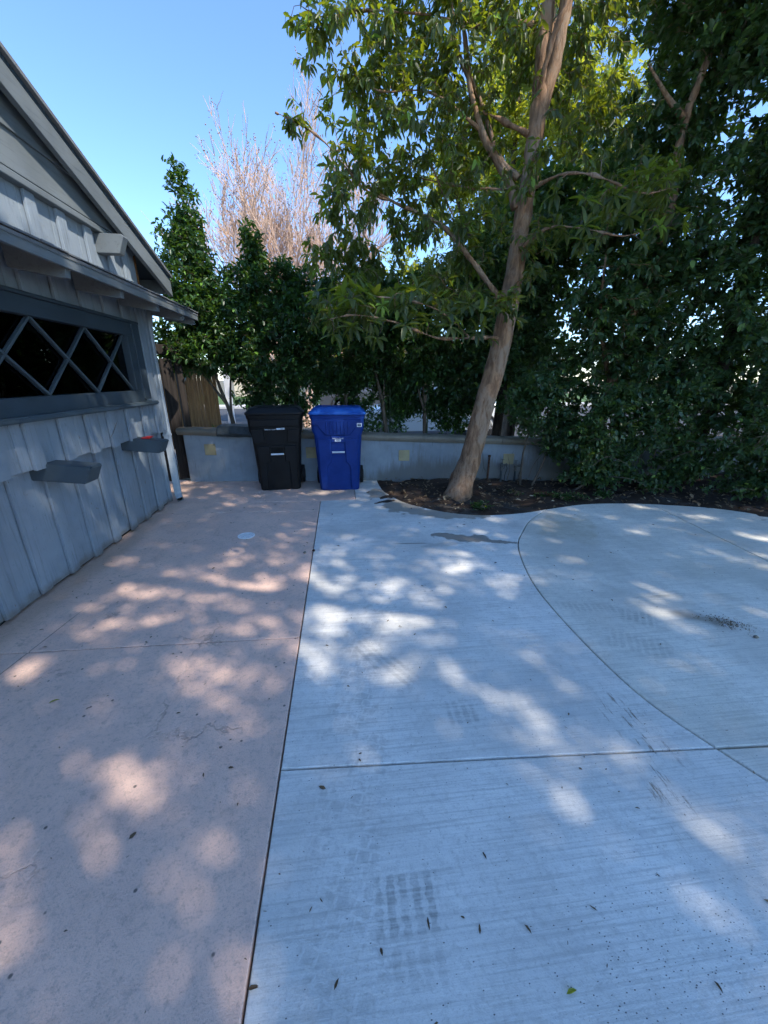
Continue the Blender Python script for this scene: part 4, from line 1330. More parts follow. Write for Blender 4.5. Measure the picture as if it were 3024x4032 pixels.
# the large rosettes of its low branches, leaf by leaf
LM = bpy.data.meshes.new('leaf')
LMs = []
for k in range(5):
    tmp = leaf_mesh('leaf', np.zeros((1, 3)), np.array([[1.0, 0, 0]]), np.array([[0, 0, 1.0]]), np.array([1.0]), np.array([0.36]), MAT['leaf_main'], None, seed=k, lv=np.array([(0.1, 0.45, 0.8, 0.93, 0.97)[k]]))
    LMs.append(tmp.data)
    bpy.data.objects.remove(tmp)
rs = random.Random(21)
ros = []
for (x0, x1, y0, y1, Y0, Y1_, n) in ((1230, 1900, 1130, 1330, 4.15, 4.5, 30), (2150, 2700, 660, 960, 4.2, 4.6, 16)):
    for k in range(n):
        ros.append(A(rs.uniform(x0, x1), rs.uniform(y0, y1), rs.uniform(Y0, Y1_)))
ros = np.array([tuple(p) for p in ros])
sk2 = Skel()
sk2.p, sk2.r, sk2.d = [], [], []
for pts, rad in main_limbs[13:17]:
    for i, q in enumerate(catmull(pts, 4)):
        sk2.p.append(np.array(q))
        sk2.r.append(0.008)
        sk2.d.append(np.array((0.0, -0.3, 0.2)))
RD = sk2.grow(ros, rmax=0.006, rtip=0.003, seed=3)
part(sk2.twig, 'twigs', MAT['bark_stem'], root, smooth=True)['kind'] = 'stuff'
for i, p in enumerate(ros):
    d = Vector(RD[i]) * 0.5 + Vector((0, -0.25, 0.35))
    d.normalize()
    a = d.cross(Vector((0.3, 0.2, 1))).normalized()
    b = d.cross(a)
    young = rs.random() < 0.10
    nl = rs.choice((5, 6, 7))
    ph = rs.uniform(0, 6)
    for j in range(nl):
        t = ph + j * 6.283 / nl + rs.uniform(-0.2, 0.2)
        ld = (a * math.cos(t) + b * math.sin(t)) * 1.0 + d * rs.uniform(0.1, 0.6) + Vector((0, 0, -rs.uniform(0.05, 0.55)))
        ld.normalize()
        s_ = ld.cross(Vector((0, 0, 1)) + d * 0.5).normalized()
        u = s_.cross(ld)
        L = rs.uniform(0.13, 0.19) * (0.7 if young else 1)
        o = bpy.data.objects.new('leaf', LMs[4 if young else rs.choice((0, 1, 1, 2, 2, 3))])
        M4 = Matrix(((ld.x, -s_.x, u.x, 0), (ld.y, -s_.y, u.y, 0), (ld.z, -s_.z, u.z, 0), (0, 0, 0, 1))) @ Matrix.Diagonal((L, L * 0.95, L, 1))
        M4.translation = Vector(p) - root.location
        o.matrix_local = M4
        link(o, root)

# --- clipped young trees in the raised strip behind the wall
GH = 'young trees in the raised strip behind the wall'
PZ = 0.50
hedge = [
    ('leafy young tree with forked stem, tallest spire by the garage roof', [[(-1.74, 6.72, PZ), (-1.78, 6.72, 0.95), (-1.95, 6.74, 1.6), (-2.1, 6.75, 2.6), (-2.08, 6.75, 3.9)], [(-1.78, 6.72, 0.95), (-1.72, 6.7, 1.5), (-1.55, 6.7, 2.2)], [(-1.83, 6.72, 1.15), (-2.1, 6.65, 1.6), (-2.3, 6.6, 1.95)]],
     [(-2.1, 6.75, 3.55, .22, .3, .75), (-2.1, 6.7, 3.0, .42, .45, .65), (-2.15, 6.6, 2.3, .55, .5, .6), (-1.8, 6.6, 2.45, .5, .45, .55), (-2.35, 6.5, 1.95, .4, .35, .35), (-1.75, 6.5, 1.9, .5, .4, .35)], 900),
    ('leafy young tree rising behind the black bin, second spire', [[(-1.20, 6.75, PZ), (-1.22, 6.75, 1.5), (-1.2, 6.75, 2.4), (-1.18, 6.75, 3.4)]],
     [(-1.18, 6.75, 3.2, .2, .25, .5), (-1.2, 6.7, 2.7, .38, .4, .55), (-1.25, 6.6, 2.1, .5, .45, .5), (-1.2, 6.55, 1.65, .45, .4, .3), (-1.35, 6.9, 1.25, .35, .25, .25)], 660),
    ('leafy young tree with one pale stem between the two bins', [[(-0.70, 6.72, PZ), (-0.73, 6.72, 1.2), (-0.8, 6.72, 2.0), (-0.75, 6.72, 2.9)]],
     [(-0.75, 6.7, 2.75, .35, .35, .45), (-0.7, 6.6, 2.2, .5, .45, .5), (-0.65, 6.6, 1.65, .5, .4, .36), (-0.25, 6.7, 2.3, .35, .35, .4), (-.75, 6.9, 1.2, .4, .25, .25)], 640),
    ('leafy young tree behind the blue bin', [[(0.12, 6.75, PZ), (0.1, 6.75, 1.2), (0.15, 6.75, 2.1), (0.2, 6.75, 3.0)]],
     [(0.2, 6.75, 2.7, .5, .4, .5), (0.15, 6.65, 2.1, .5, .45, .45), (0.1, 6.65, 1.65, .5, .4, .25), (-.3, 6.9, 2.5, .5, .4, .6), (.35, 6.9, 1.5, .5, .3, .25), (-.25, 6.9, 1.5, .5, .3, .3), (.3, 6.95, 1.05, .3, .2, .2)], 800),
    ('leafy young tree with two slanting stems beside the blue bin', [[(0.80, 6.70, PZ), (0.70, 6.7, 1.2), (0.55, 6.7, 1.9), (0.5, 6.7, 2.8)], [(0.78, 6.72, PZ), (0.74, 6.72, 1.3), (0.8, 6.72, 2.0), (0.9, 6.72, 2.7)]],
     [(0.7, 6.7, 2.6, .55, .4, .5), (0.75, 6.65, 2.05, .55, .4, .4), (0.9, 6.85, 1.5, .45, .3, .3), (1.05, 6.9, 1.05, .3, .2, .25)], 720),
    ('leafy young tree whose stem forks low, nearest the leaning trunk', [[(1.46, 6.68, PZ), (1.44, 6.68, 1.1), (1.5, 6.68, 1.7), (1.6, 6.68, 2.7)], [(1.44, 6.68, 1.0), (1.3, 6.68, 1.45), (1.2, 6.68, 2.2)], [(1.45, 6.68, 1.1), (1.38, 6.68, 1.6), (1.4, 6.68, 2.4)]],
     [(1.5, 6.7, 2.6, .6, .45, .6), (1.4, 6.65, 2.0, .6, .45, .45), (1.35, 6.7, 1.6, .6, .4, .25), (1.85, 6.85, 1.3, .4, .3, .55), (1.2, 6.95, 1.1, .35, .2, .25), (2.3, 6.9, 1.1, .3, .25, .5)], 860),
]
for k, (lab, limbs, B, nt) in enumerate(hedge):
    L_ = []
    for i, pts in enumerate(limbs):
        n = len(pts)
        L_.append((pts, list(np.linspace(0.042 if i == 0 else 0.024, 0.006, n))))
    tree('young_tree', lab, GH, L_, [(b[0], b[1], b[2], b[3] * 1.2, b[4], b[5] * 1.12) for b in B], int(nt * 1.7), 14, 0.074, 0.42, MAT['leaf_hedge'], MAT['bark_stem'], 40 + k, spread=0.75, droop=0.05, along=0.22, shell=0.55, gap=0.14, gs=2.8, rmax=0.008, skip_low=1.1)
for k, x in enumerate((-0.66, 0.84, 1.49)):
    st = MB().tube([(x, 6.66, PZ - 0.1), (x - 0.01, 6.66, 2.0)], 0.011, 8).build('plant_stake', MAT['leaf_dark'])
    tag(st, ('green plant stake tied to the stem between the bins', 'green plant stake by the two slanting stems', 'green plant stake by the low forking stem')[k], 'stake', 'green plant stakes')
low = blobs([(-2.1, 6.5, 0.72, .2, .15, .14), (-1.75, 6.55, .72, .15, .15, .1), (0.5, 6.75, .85, .3, .2, .2), (1.0, 6.8, .8, .3, .2, .2), (1.9, 6.7, .95, .4, .3, .35), (-0.9, 6.9, .9, .5, .3, .3), (0.2, 7.0, 0.8, 0.5, 0.2, 0.2)], 330, 77)
f = foliage(low, np.tile([0, 0, 1.0], (len(low), 1)), 8, 0.06, 0.42, 0.8, 0.1, 0.1, 5)
tag(leaf_mesh('ground_cover', *f, MAT['leaf_hedge'], None, seed=5), 'low green growth along the top of the wall', 'ground cover', kind='stuff')

# --- the dense dark trees of the side border
GD = 'dense dark trees along the border'
dark = [
    ('dense dark evergreen tree directly behind the leaning trunk', [[(2.75, 6.75, 0), (2.8, 6.7, 1.5), (2.75, 6.6, 3.2), (2.9, 6.6, 5.5)], [(2.8, 6.7, 1.5), (2.4, 6.6, 2.6), (2.2, 6.6, 3.6)]],
     [(2.6, 6.6, 2.3, .8, .5, .7), (3.0, 6.6, 3.2, .8, .6, .7), (2.3, 6.8, 3.0, .6, .5, .5), (2.2, 6.7, 1.6, .5, .35, .45), (3.0, 6.4, 1.6, .6, .4, .5)], 1500),
    ('dense dark evergreen tree with a bare pale fork high up', [[(3.95, 5.75, -.05), (4.05, 5.7, 1.2), (4.05, 5.55, 2.3), (4.3, 5.5, 3.4), (4.25, 5.5, 4.4), (4.45, 5.5, 5.4), (4.6, 5.5, 7.4)], [(4.25, 5.5, 4.5), (3.95, 5.45, 4.65), (3.6, 5.4, 4.9)], [(4.05, 5.7, 1.5), (3.6, 5.5, 2.3), (3.4, 5.3, 3.0)]],
     [(3.7, 5.5, 2.4, .7, .5, .6), (4.4, 5.4, 2.9, .7, .5, .6), (3.8, 5.7, 3.5, .6, .5, .5), (4.3, 5.9, 4.0, .8, .5, .8), (4.6, 5.7, 5.6, .8, .6, .8), (5.2, 5.5, 6.6, 1.1, .9, .9), (3.5, 5.6, 1.5, .6, .35, .4), (4.3, 5.3, 1.7, .6, .4, .5)], 2300),
    ('dense dark evergreen tree filling the side of the view', [[(5.2, 5.2, -.05), (5.25, 5.1, 1.5), (5.1, 5.0, 3.0), (5.3, 5.0, 5.0), (5.4, 4.9, 7.2)]],
     [(5.1, 4.9, 2.2, .7, .5, .8), (5.0, 4.9, 3.3, .8, .55, .8), (5.5, 4.7, 4.3, .9, .6, .8), (5.1, 5.0, 5.4, 1.0, .8, .8), (5.6, 4.8, 6.8, 1.2, 1.0, .9), (5.0, 4.95, 1.3, .6, .35, .5)], 2100),
    ('dense dark evergreen tree at the edge of the drive', [[(6.4, 4.3, -.05), (6.35, 4.2, 1.5), (6.3, 4.1, 3.2), (6.2, 4.0, 5.2), (6.1, 3.9, 7.5)]],
     [(6.1, 4.1, 1.6, .7, .5, .8), (6.0, 4.0, 3.0, .8, .6, .9), (6.2, 3.8, 4.6, 1.0, .8, .9), (6.0, 3.9, 6.2, 1.2, 1.0, 1.0), (6.5, 4.6, 3.8, .9, .6, 1.2)], 1700),
]
for k, (lab, limbs, B, nt) in enumerate(dark):
    L_ = [(pts, list(np.linspace(0.10 if i == 0 else 0.045, 0.02 if i == 0 else 0.008, len(pts)))) for i, pts in enumerate(limbs)]
    tree('evergreen_tree', lab, GD, L_, [(b[0], b[1], b[2], b[3] * 1.25, b[4] * 1.15, b[5] * 1.25) for b in B], int(nt * 1.3), 13, 0.086, 0.48, MAT['leaf_dark'], MAT['bark_main'] if k == 1 else MAT['bark_dark'], 60 + k, spread=0.8, droop=0.25, along=0.2, shell=0.5, gap=0.06, gs=1.6, rmax=0.012, skip_low=0.9)
BK = [('dark evergreen in the second row, between the leaning trunk and the pale fork', (3.4, 7.6), [(3.4, 7.6, 2.2, 1.2, .6, 1.2), (3.6, 7.6, 4.0, 1.2, .7, 1.0)]),
      ('dark evergreen in the second row, behind the pale forked trunk', (5.2, 6.9), [(5.2, 6.9, 2.2, 1.2, .6, 1.3), (5.0, 6.9, 4.6, 1.3, .7, 1.4), (5.2, 6.9, 7.0, 1.5, .9, 1.4)]),
      ('dark evergreen in the second row, deepest in the side border', (7.0, 6.0), [(7.0, 6.0, 2.2, 1.2, .7, 1.3), (6.8, 6.0, 4.6, 1.3, .8, 1.4), (6.8, 6.0, 7.0, 1.5, .9, 1.4)]),
      ('dark evergreen in the second row, hard by the drive edge', (7.8, 4.2), [(7.7, 4.2, 2.0, .7, 1.1, 1.3), (7.6, 4.2, 4.4, .8, 1.2, 1.4), (7.6, 4.2, 6.6, .9, 1.2, 1.3)])]
for k, (lab, b, B) in enumerate(BK):
    limbs = [([(b[0], b[1], -.1), (b[0] + .05, b[1], 2.5), (b[0], b[1], 5), (b[0], b[1], 7.5)], [.1, .09, .06, .02])]
    tree('evergreen_tree', lab, GD, limbs, B, 1000, 9, 0.15, 0.5, MAT['leaf_dark'], MAT['bark_dark'], 80 + k, spread=0.8, droop=0.3, along=0.3, shell=0.45, gap=0.05, gs=1.0, lite=True, rmax=0.014, skip_low=0.6)
# --- shrubs at the foot of the border
GS = 'shrubs at the foot of the border'
shr = [
    ('green shrub on two thin stems beside the valves', [[(2.70, 5.45, -.02), (2.68, 5.42, .5), (2.75, 5.4, .95)], [(2.86, 5.4, -.02), (3.0, 5.38, .4), (3.05, 5.35, .9)]], [(2.9, 5.35, 1.0, .45, .25, .28), (3.2, 5.3, .75, .35, .22, .3), (2.7, 5.4, 1.3, .4, .25, .3)], 330),
    ('green shrub with a low crooked branch in front of the wall', [[(3.35, 5.1, -.02), (3.5, 5.05, .12), (3.7, 5.0, .35), (3.6, 5.0, .8)], [(3.5, 5.05, .12), (3.35, 5.0, .3), (3.3, 5.0, .7)]], [(3.5, 4.98, .75, .5, .25, .4), (3.3, 5.0, .4, .3, .2, .25), (3.7, 4.95, .25, .4, .18, .18), (3.75, 4.95, 1.15, .45, .28, .35)], 420),
    ('green shrub hanging over the curved slab edge', [[(4.4, 4.95, -.02), (4.35, 4.9, .4), (4.3, 4.85, .9)], [(4.4, 4.95, .1), (4.65, 4.85, .4), (4.7, 4.8, .8)]], [(4.3, 4.85, .85, .5, .28, .45), (4.7, 4.75, .6, .4, .25, .4), (4.1, 4.9, .45, .3, .2, .25), (4.5, 4.8, .22, .5, .2, .18), (4.5, 4.85, 1.4, .5, .3, .35)], 480),
    ('green shrub at the far side of the border', [[(5.3, 4.4, -.02), (5.3, 4.35, .4), (5.25, 4.3, .9)], [(5.3, 4.4, .1), (5.5, 4.2, .4), (5.6, 4.1, .8)]], [(5.25, 4.35, .8, .45, .3, .5), (5.6, 4.1, .55, .4, .3, .4), (5.0, 4.5, .5, .3, .2, .3), (5.3, 4.25, .22, .4, .25, .18), (5.4, 4.3, 1.4, .5, .3, .4)], 480),
]
for k, (lab, limbs, B, nt) in enumerate(shr):
    L_ = [(pts, list(np.linspace(0.020, 0.007, len(pts)))) for i, pts in enumerate(limbs)]
    tree('shrub', lab, GS, L_, [(b[0], b[1], b[2], b[3] * 1.15, b[4], b[5] * 1.15) for b in B], int(nt * 1.7), 9, 0.066, 0.55, MAT['leaf_dark'], MAT['bark_stem'], 90 + k, spread=0.9, droop=0.3, along=0.15, shell=0.6, gap=0.15, gs=2.5, rmax=0.005, cat='shrub', skip_low=0.1)
stem_rng = random.Random(9)
for o in [q for q in col.objects if q.name.startswith('shrub')]:
    b = o.location
    mb = MB()
    for _ in range(6):
        p = Vector((b.x + stem_rng.uniform(-.35, .45), b.y + stem_rng.uniform(-.30, -.05), stem_rng.uniform(.05, .9)))
        d = Vector((stem_rng.gauss(0, .8), stem_rng.uniform(-.5, 0), stem_rng.uniform(.1, .9))).normalized()
        P = [p]
        for _k in range(6):
            d = (d + Vector((stem_rng.gauss(0, .18), stem_rng.gauss(0, .1), -0.12))).normalized()
            P.append(P[-1] + d * stem_rng.uniform(.05, .11))
        mb.tube(P, [.005, .0048, .0045, .004, .0035, .003, .002], 5)
    part(mb, 'bare_stems', MAT['bark_stem'], o, smooth=True)['kind'] = 'stuff'
gc = blobs([(3.05, 4.75, 0.03, .28, .16, .07), (3.3, 4.7, .03, .2, .12, .06), (2.75, 4.85, .02, .15, .1, .04), (3.6, 4.75, .04, .2, .1, .08), (2.4, 5.0, .03, .12, .1, .05)], 170, 31, 0.7, 0.3, 5.0)
gc[:, 2] = np.abs(gc[:, 2])
f = foliage(gc, np.tile([0, 0, 1.0], (len(gc), 1)), 5, 0.032, 0.5, 0.9, 0.1, 0.05, 6)
tag(leaf_mesh('weed_patch', *f, MAT['leaf_hedge'], None, seed=8), 'low weeds growing in the bed near the curve', 'weeds', kind='stuff')
wd0 = gr(1890, 1998, 0.0)
weed = empty('flowering_weed', (wd0.x, wd0.y, 0))
tag(weed, 'small green weed with one yellow flower at the bed edge', 'weed')
T_ = np.random.default_rng(4).normal(0, 1, (46, 3)) * np.array([0.05, 0.05, 0.02]) + np.array([0, 0, 0.03])
T_[:, 2] = np.abs(T_[:, 2])
f = foliage(T_, np.tile([0, 0, 1.0], (46, 1)), 4, 0.035, 0.5, 0.9, 0.1, 0.02, 9)
leaf_mesh('foliage', *f, MAT['leaf_hedge'], weed, seed=2)['kind'] = 'stuff'
MB().tube([(0.05, -0.06, 0.02), (0.05, -0.06, 0.035), (0.05, -0.06, 0.04)], [0.004, 0.014, 0.006], 8).build('flower', simple('yellow_petal', (0.8, 0.6, 0.02), 0.6), weed)

# --- bare tree beyond the wall
bare = empty('bare_tree', (-1.25, 14.2, -0.1))
tag(bare, 'tall leafless pale branched tree standing beyond the wall', 'tree')
bt, bw, sd = MB(), MB(), MB()
rb_ = random.Random(12)


def bough(p, d, L, r, depth):
    n = 5
    P = [p.copy()]
    q = p.copy()
    dd = d.copy()
    for i in range(n):
        dd = (dd + Vector((rb_.gauss(0, .10), rb_.gauss(0, .10), rb_.gauss(0.05, .06)))).normalized()
        q = q + dd * (L / n)
        P.append(q.copy())
    re = r * (0.55 if depth < 4 else 0.4)
    rr = [lerp(r, re, i / n) for i in range(n + 1)]
    (bt if depth < 2 else bw).tube(P, rr, 7 if depth < 2 else (4 if depth < 4 else 3), cap=False)
    if depth >= 5:
        if rb_.random() < 0.25 and P[-1].z > 5.5:
            for _ in range(3):
                c = P[-1] + Vector((rb_.gauss(0, .035), rb_.gauss(0, .035), rb_.gauss(0, .05)))
                s = rb_.uniform(.010, .018)
                sd.add([c + Vector(v) * s for v in ((1, 0, 0), (-1, 0, 0), (0, 1, 0), (0, -1, 0), (0, 0, 1.3), (0, 0, -1.3))], [(0, 2, 4), (2, 1, 4), (1, 3, 4), (3, 0, 4), (2, 0, 5), (1, 2, 5), (3, 1, 5), (0, 3, 5)])
        return
    kids = {0: 4, 1: 5, 2: 4, 3: 4, 4: 4}[depth]
    for k in range(kids):
        t = rb_.uniform(0.35, 1.0) if k else 1.0
        i = min(n - 1, int(t * n))
        pp_ = P[i].lerp(P[i + 1], t * n - i) if t < 1 else P[-1]
        a = Vector((rb_.gauss(0, 1), rb_.gauss(0, 1), rb_.gauss(0, .4))).normalized()
        nd = (dd + a * rb_.uniform(.26, .58)).normalized()
        bough(pp_, nd, L * rb_.uniform(.5, .78), max(re * rb_.uniform(.65, .95), 0.0085), depth + 1)


for k in range(6):
    a = k * 1.05 + 0.4
    d = Vector((math.cos(a) * 0.33, math.sin(a) * 0.34, 1)).normalized()
    bough(Vector((-1.25 + math.cos(a) * 0.12, 14.2 + math.sin(a) * 0.12, -0.1)), d, 3.15, 0.07, 0)
part(bt, 'trunk', MAT['bark_bare'], bare, smooth=True)
part(bw, 'branches', MAT['bark_bare'], bare, smooth=True)['kind'] = 'stuff'
part(sd, 'seed_heads', MAT['seed'], bare)['kind'] = 'stuff'

# --- trees further off, and the shade trees of the drive beside and behind the camera
GB = 'sunlit trees beyond the wall'
far = [
    ('sunlit yellow green tree seen behind the leaning trunk', (3.9, 8.9, 0), [(3.5, 8.9, 5.9, 1.5, .8, 1.5), (4.9, 8.9, 6.4, 1.3, .8, 1.3), (2.4, 9.0, 5.0, 1.0, .7, .9), (3.9, 8.9, 4.0, 1.3, .6, .9), (1.6, 9.2, 3.6, .8, .6, .7)], 1900, MAT['leaf_far'], 9, 0.10),
    ('pale grey green feathery tree, tallest beyond the wall', (8.4, 19.0, 0), [(8.4, 19, 13, 3.2, 2.2, 2.4), (6.4, 19, 10, 2.4, 2, 2), (10.5, 19, 10, 2.4, 2, 2.2)], 900, MAT['leaf_pale'], 8, 0.26),
    ('sunlit green tree low behind the hedge stems', (3.2, 25.0, 0), [(3.2, 25, 3.4, 2.4, 1.6, 1.5), (5.0, 25, 2.6, 1.6, 1.4, 1.0)], 500, MAT['leaf_far'], 8, 0.22),
    ('green tree across the street, partly behind the bare tree', (-1.2, 33.0, 0), [(-1.2, 33, 4.2, 2.6, 2, 1.6), (-3.2, 33, 3.2, 1.8, 1.5, 1.2)], 500, MAT['leaf_far'], 8, 0.26),
]
for k, (lab, b, B, nt, lm, per, ln) in enumerate(far):
    c = B[0]
    limbs = [([b, (b[0] + .1, b[1], c[2] * .35), (c[0], c[1], c[2] * .7), (c[0], c[1], c[2] + c[5] * .6)], [c[2] * .03, c[2] * .025, c[2] * .018, c[2] * .006])]
    for q in B[1:]:
        limbs.append(([(b[0] + .1, b[1], c[2] * .35), (lerp(b[0], q[0], .5), q[1], q[2] * .7), q[:3]], [c[2] * .017, c[2] * .012, c[2] * .005]))
    tree('broadleaf_tree', lab, GB, limbs, B, nt, per, ln, 0.45, lm, MAT['bark_stem'], 120 + k, shell=0.5, gap=0.15, gs=0.7, lite=True, rmax=0.02, skip_low=1.5, droop=0.4)
GSH = 'tall trees shading the drive from the side'
shade = [
    ('tall broad shade tree beside the drive, outside the view', (9.0, -2.2, -.1), [(7.9, -2.2, 8.9, 2.5, 2.3, 1.0), (5.7, -1.3, 9.4, 2.3, 2.1, 0.9), (7.3, 0.4, 9.8, 2.2, 1.5, 0.9), (9.8, -0.7, 9.4, 2.2, 2.1, 1.1), (3.6, -0.7, 9.2, 1.6, 1.7, 0.8), (2.1, -1.9, 8.8, 1.5, 1.7, 0.7)], 6700),
    ('tall broad shade tree behind the camera, outside the view', (6.2, -6.4, -.1), [(5.4, -4.5, 8.7, 2.3, 1.9, 0.9), (3.3, -3.3, 9.2, 2.0, 1.9, 0.9), (8.0, -4.5, 9.2, 2.2, 1.8, 1.0)], 3500),
    ('tall broad shade tree further along the border, outside the view', (10.2, 2.2, -.1), [(7.0, 0.8, 10.2, 2.2, 0.9, 0.9), (9.2, 1.4, 9.6, 2.0, 1.3, 1.2), (4.6, 0.3, 10.4, 1.9, 0.8, 0.8), (1.5, 1.3, 4.3, 0.55, 0.5, 0.22)], 2500),
]
for k, (lab, b, B, nt) in enumerate(shade):
    c = B[1]
    limbs = [([b, (b[0] - .1, b[1], 3.2), (lerp(b[0], c[0], .4), lerp(b[1], c[1], .4), 6.4), c[:3]], [.26, .2, .14, .04])]
    for q in (B[0],) + tuple(B[2:]):
        limbs.append(([(b[0] - .1, b[1], 3.6), (lerp(b[0], q[0], .5), lerp(b[1], q[1], .5), max(q[2] * .75, 4.6)), q[:3]], [.12, .08, .02]))
    tree('shade_tree', lab, GSH, limbs, B, nt, 10, 0.115, 0.44, MAT['leaf_far'], MAT['bark_dark'], 150 + k, shell=0.6, gap=0.07, gs=1.4, lite=True, rmax=0.014, skip_low=3.9, spread=0.9, droop=0.4, along=0.3)

# ---------------------------------------------------------------- beyond the wall: street, cars, house
tag(MB().box((-40, 7.6, -0.11), (40, 9.4, 0.0)).build('sidewalk', MAT['sidewalk']), 'pale pavement beyond the wall', kind='structure')
tag(MB().box((-40, 9.4, -0.11), (40, 9.55, 0.005)).build('kerb', MAT['sidewalk'], bevel=0.01), 'concrete kerb', kind='structure')
tag(MB().box((-40, 9.55, -0.115), (40, 23.5, -0.10)).build('road', MAT['asphalt']), 'grey asphalt street', kind='structure')
tag(MB().box((-40, 23.5, -0.11), (40, 25.2, 0.02)).build('sidewalk', MAT['sidewalk']), 'pale pavement across the street', kind='structure')
tag(MB().box((-40, 25.2, -0.11), (40, 40, 0.03)).build('lawn', MAT['lawn']), 'front lawn across the street', kind='structure')


def car_paint(name, c, rough=0.25):
    m = NT(name, rough, 0.5)
    m.color(c)
    m.b.inputs['Coat Weight'].default_value = 0.6
    return m.m


MAT['car_white'] = car_paint('white_car_paint', (0.78, 0.79, 0.80))
MAT['car_grey'] = car_paint('dark_grey_car_paint', (0.055, 0.06, 0.07))
MAT['car_glass'] = simple('car_glass', (0.02, 0.025, 0.03), 0.05, spec=0.6)
MAT['lamp_red'] = simple('red_lamp', (0.5, 0.02, 0.02), 0.3)
MAT['lamp_clear'] = simple('clear_lamp', (0.7, 0.7, 0.7), 0.2)


def car(name, loc, rz, paint, side, W, wheels, wr, cabin, label, rows):
    """body lofted over the width from a side outline; cabin, wheels, lamps as parts"""
    root = empty(name, loc)
    root.rotation_euler.z = rz
    tag(root, label, 'car')
    rings = []
    for s, k in ((-1, .93), (-.96, .985), (-.8, 1), (0, 1.012), (.8, 1), (.96, .985), (1, .93)):
        rings.append([(x * (0.985 if abs(s) > .9 else 1), s * W / 2, 0.22 + (z - 0.22) * k) for x, z in side])
    MB().loft(rings).build('body', paint, root, bevel=0.02, smooth='auto', seg=2)
    (x0, x1, x2, x3, z0, z1) = cabin
    cb = MB()
    b = [(x0, z0), (x3, z0), (x2, z1), (x1, z1)]
    wt, wb_ = W / 2 * 0.78, W / 2 * 0.94
    cb.add([(x0, -wb_, z0), (x3, -wb_, z0), (x2, -wt, z1), (x1, -wt, z1), (x0, wb_, z0), (x3, wb_, z0), (x2, wt, z1), (x1, wt, z1)], [(0, 1, 2, 3), (7, 6, 5, 4), (0, 4, 5, 1), (1, 5, 6, 2), (2, 6, 7, 3), (3, 7, 4, 0)])
    cb.build('cabin', paint, root, bevel=0.05, smooth='auto', seg=2)
    for s in (-1, 1):
        for (a, c) in rows:
            def q(t, h):
                xx = lerp(lerp(x0, x3, t), lerp(x1, x2, t), h)
                return Vector((xx, s * (lerp(wb_, wt, h) + 0.006), lerp(z0, z1, h)))
            quad = [q(a, .12), q(c, .12), q(c, .88), q(a, .88)]
            MB().prism(quad, (0, -s * 0.012, 0)).build('side_window', MAT['car_glass'], root)
    MB().prism([(x3 - .02 + .03, -wb_ * .9, z0 + .06), (x3 - .02 + .03, wb_ * .9, z0 + .06), (lerp(x3, x2, .9) + .03, wt * .92, lerp(z0, z1, .9)), (lerp(x3, x2, .9) + .03, -wt * .92, lerp(z0, z1, .9))], (-.012, 0, 0.0)).build('windscreen', MAT['car_glass'], root)
    for x in wheels:
        for s in (-1, 1):
            y_ = s * (W / 2 - 0.10)
            w = MB().tube([(x, y_ - .1, wr), (x, y_ - .085, wr), (x, y_ + .085, wr), (x, y_ + .1, wr)], [wr * .93, wr, wr, wr * .93], 26).build('wheel', MAT['rubber'], root, smooth='auto')
            MB().tube([(x, y_ + s * .1, wr), (x, y_ + s * .108, wr)], [wr * .62, wr * .55], 20).build('rim', MAT['steel'], w)
            arch = MB()
            n = 14
            for k in range(n):
                a0_, a1_ = math.pi * k / n, math.pi * (k + 1) / n
                arch.prism([(x + math.cos(a) * rr, s * (W / 2 + .004), wr + math.sin(a) * rr) for a, rr in ((a0_, wr * 1.12), (a1_, wr * 1.12), (a1_, wr * 1.32), (a0_, wr * 1.32))], (0, s * 0.02, 0))
            arch.build('wheel_arch', MAT['rubber'], root)
    xf, xr = max(p[0] for p in side), min(p[0] for p in side)
    for s in (-1, 1):
        MB().box((xf - .12, s * W / 2 * .62 - .16, .62), (xf + .012, s * W / 2 * .62 + .16, .74)).build('headlight', MAT['lamp_clear'], root, bevel=0.02)
        MB().box((xr - .012, s * W / 2 * .78 - .09, .68), (xr + .1, s * W / 2 * .78 + .09, .86)).build('tail_light', MAT['lamp_red'], root, bevel=0.02)
    MB().box((xf - .05, -W / 2 * .85, .30), (xf + .03, W / 2 * .85, .46)).box((xr - .03, -W / 2 * .85, .32), (xr + .05, W / 2 * .85, .5)).build('bumper', MAT['rubber'], root, bevel=0.03)
    return root


pk_side = [(-2.75, .42), (-2.78, .75), (-2.74, 1.12), (-1.0, 1.16), (1.15, 1.16), (2.45, 1.08), (2.70, .95), (2.72, .5), (2.6, .38), (-2.6, .38)]
car('pickup_truck', (1.75, 20.0, -0.1), math.pi, MAT['car_grey'], pk_side, 1.95, (-1.62, 1.66), 0.40, (-0.95, -0.6, 0.75, 1.35, 1.14, 1.80), 'dark grey pickup truck parked across the street behind the hedge', ((0.06, 0.46), (0.52, 0.93)))
wh_side = [(-2.2, .45), (-2.25, .8), (-2.1, .98), (-1.2, 1.0), (0.8, .98), (1.9, .84), (2.2, .68), (2.22, .45), (2.05, .28), (-2.05, .28)]
car('parked_car', (2.55, 11.4, -0.1), R(183), MAT['car_white'], wh_side, 1.78, (-1.35, 1.38), 0.32, (-1.75, -0.95, 0.25, 1.05, .96, 1.42), 'white car parked at the kerb behind the blue bin', ((0.10, 0.48), (0.52, 0.90)))
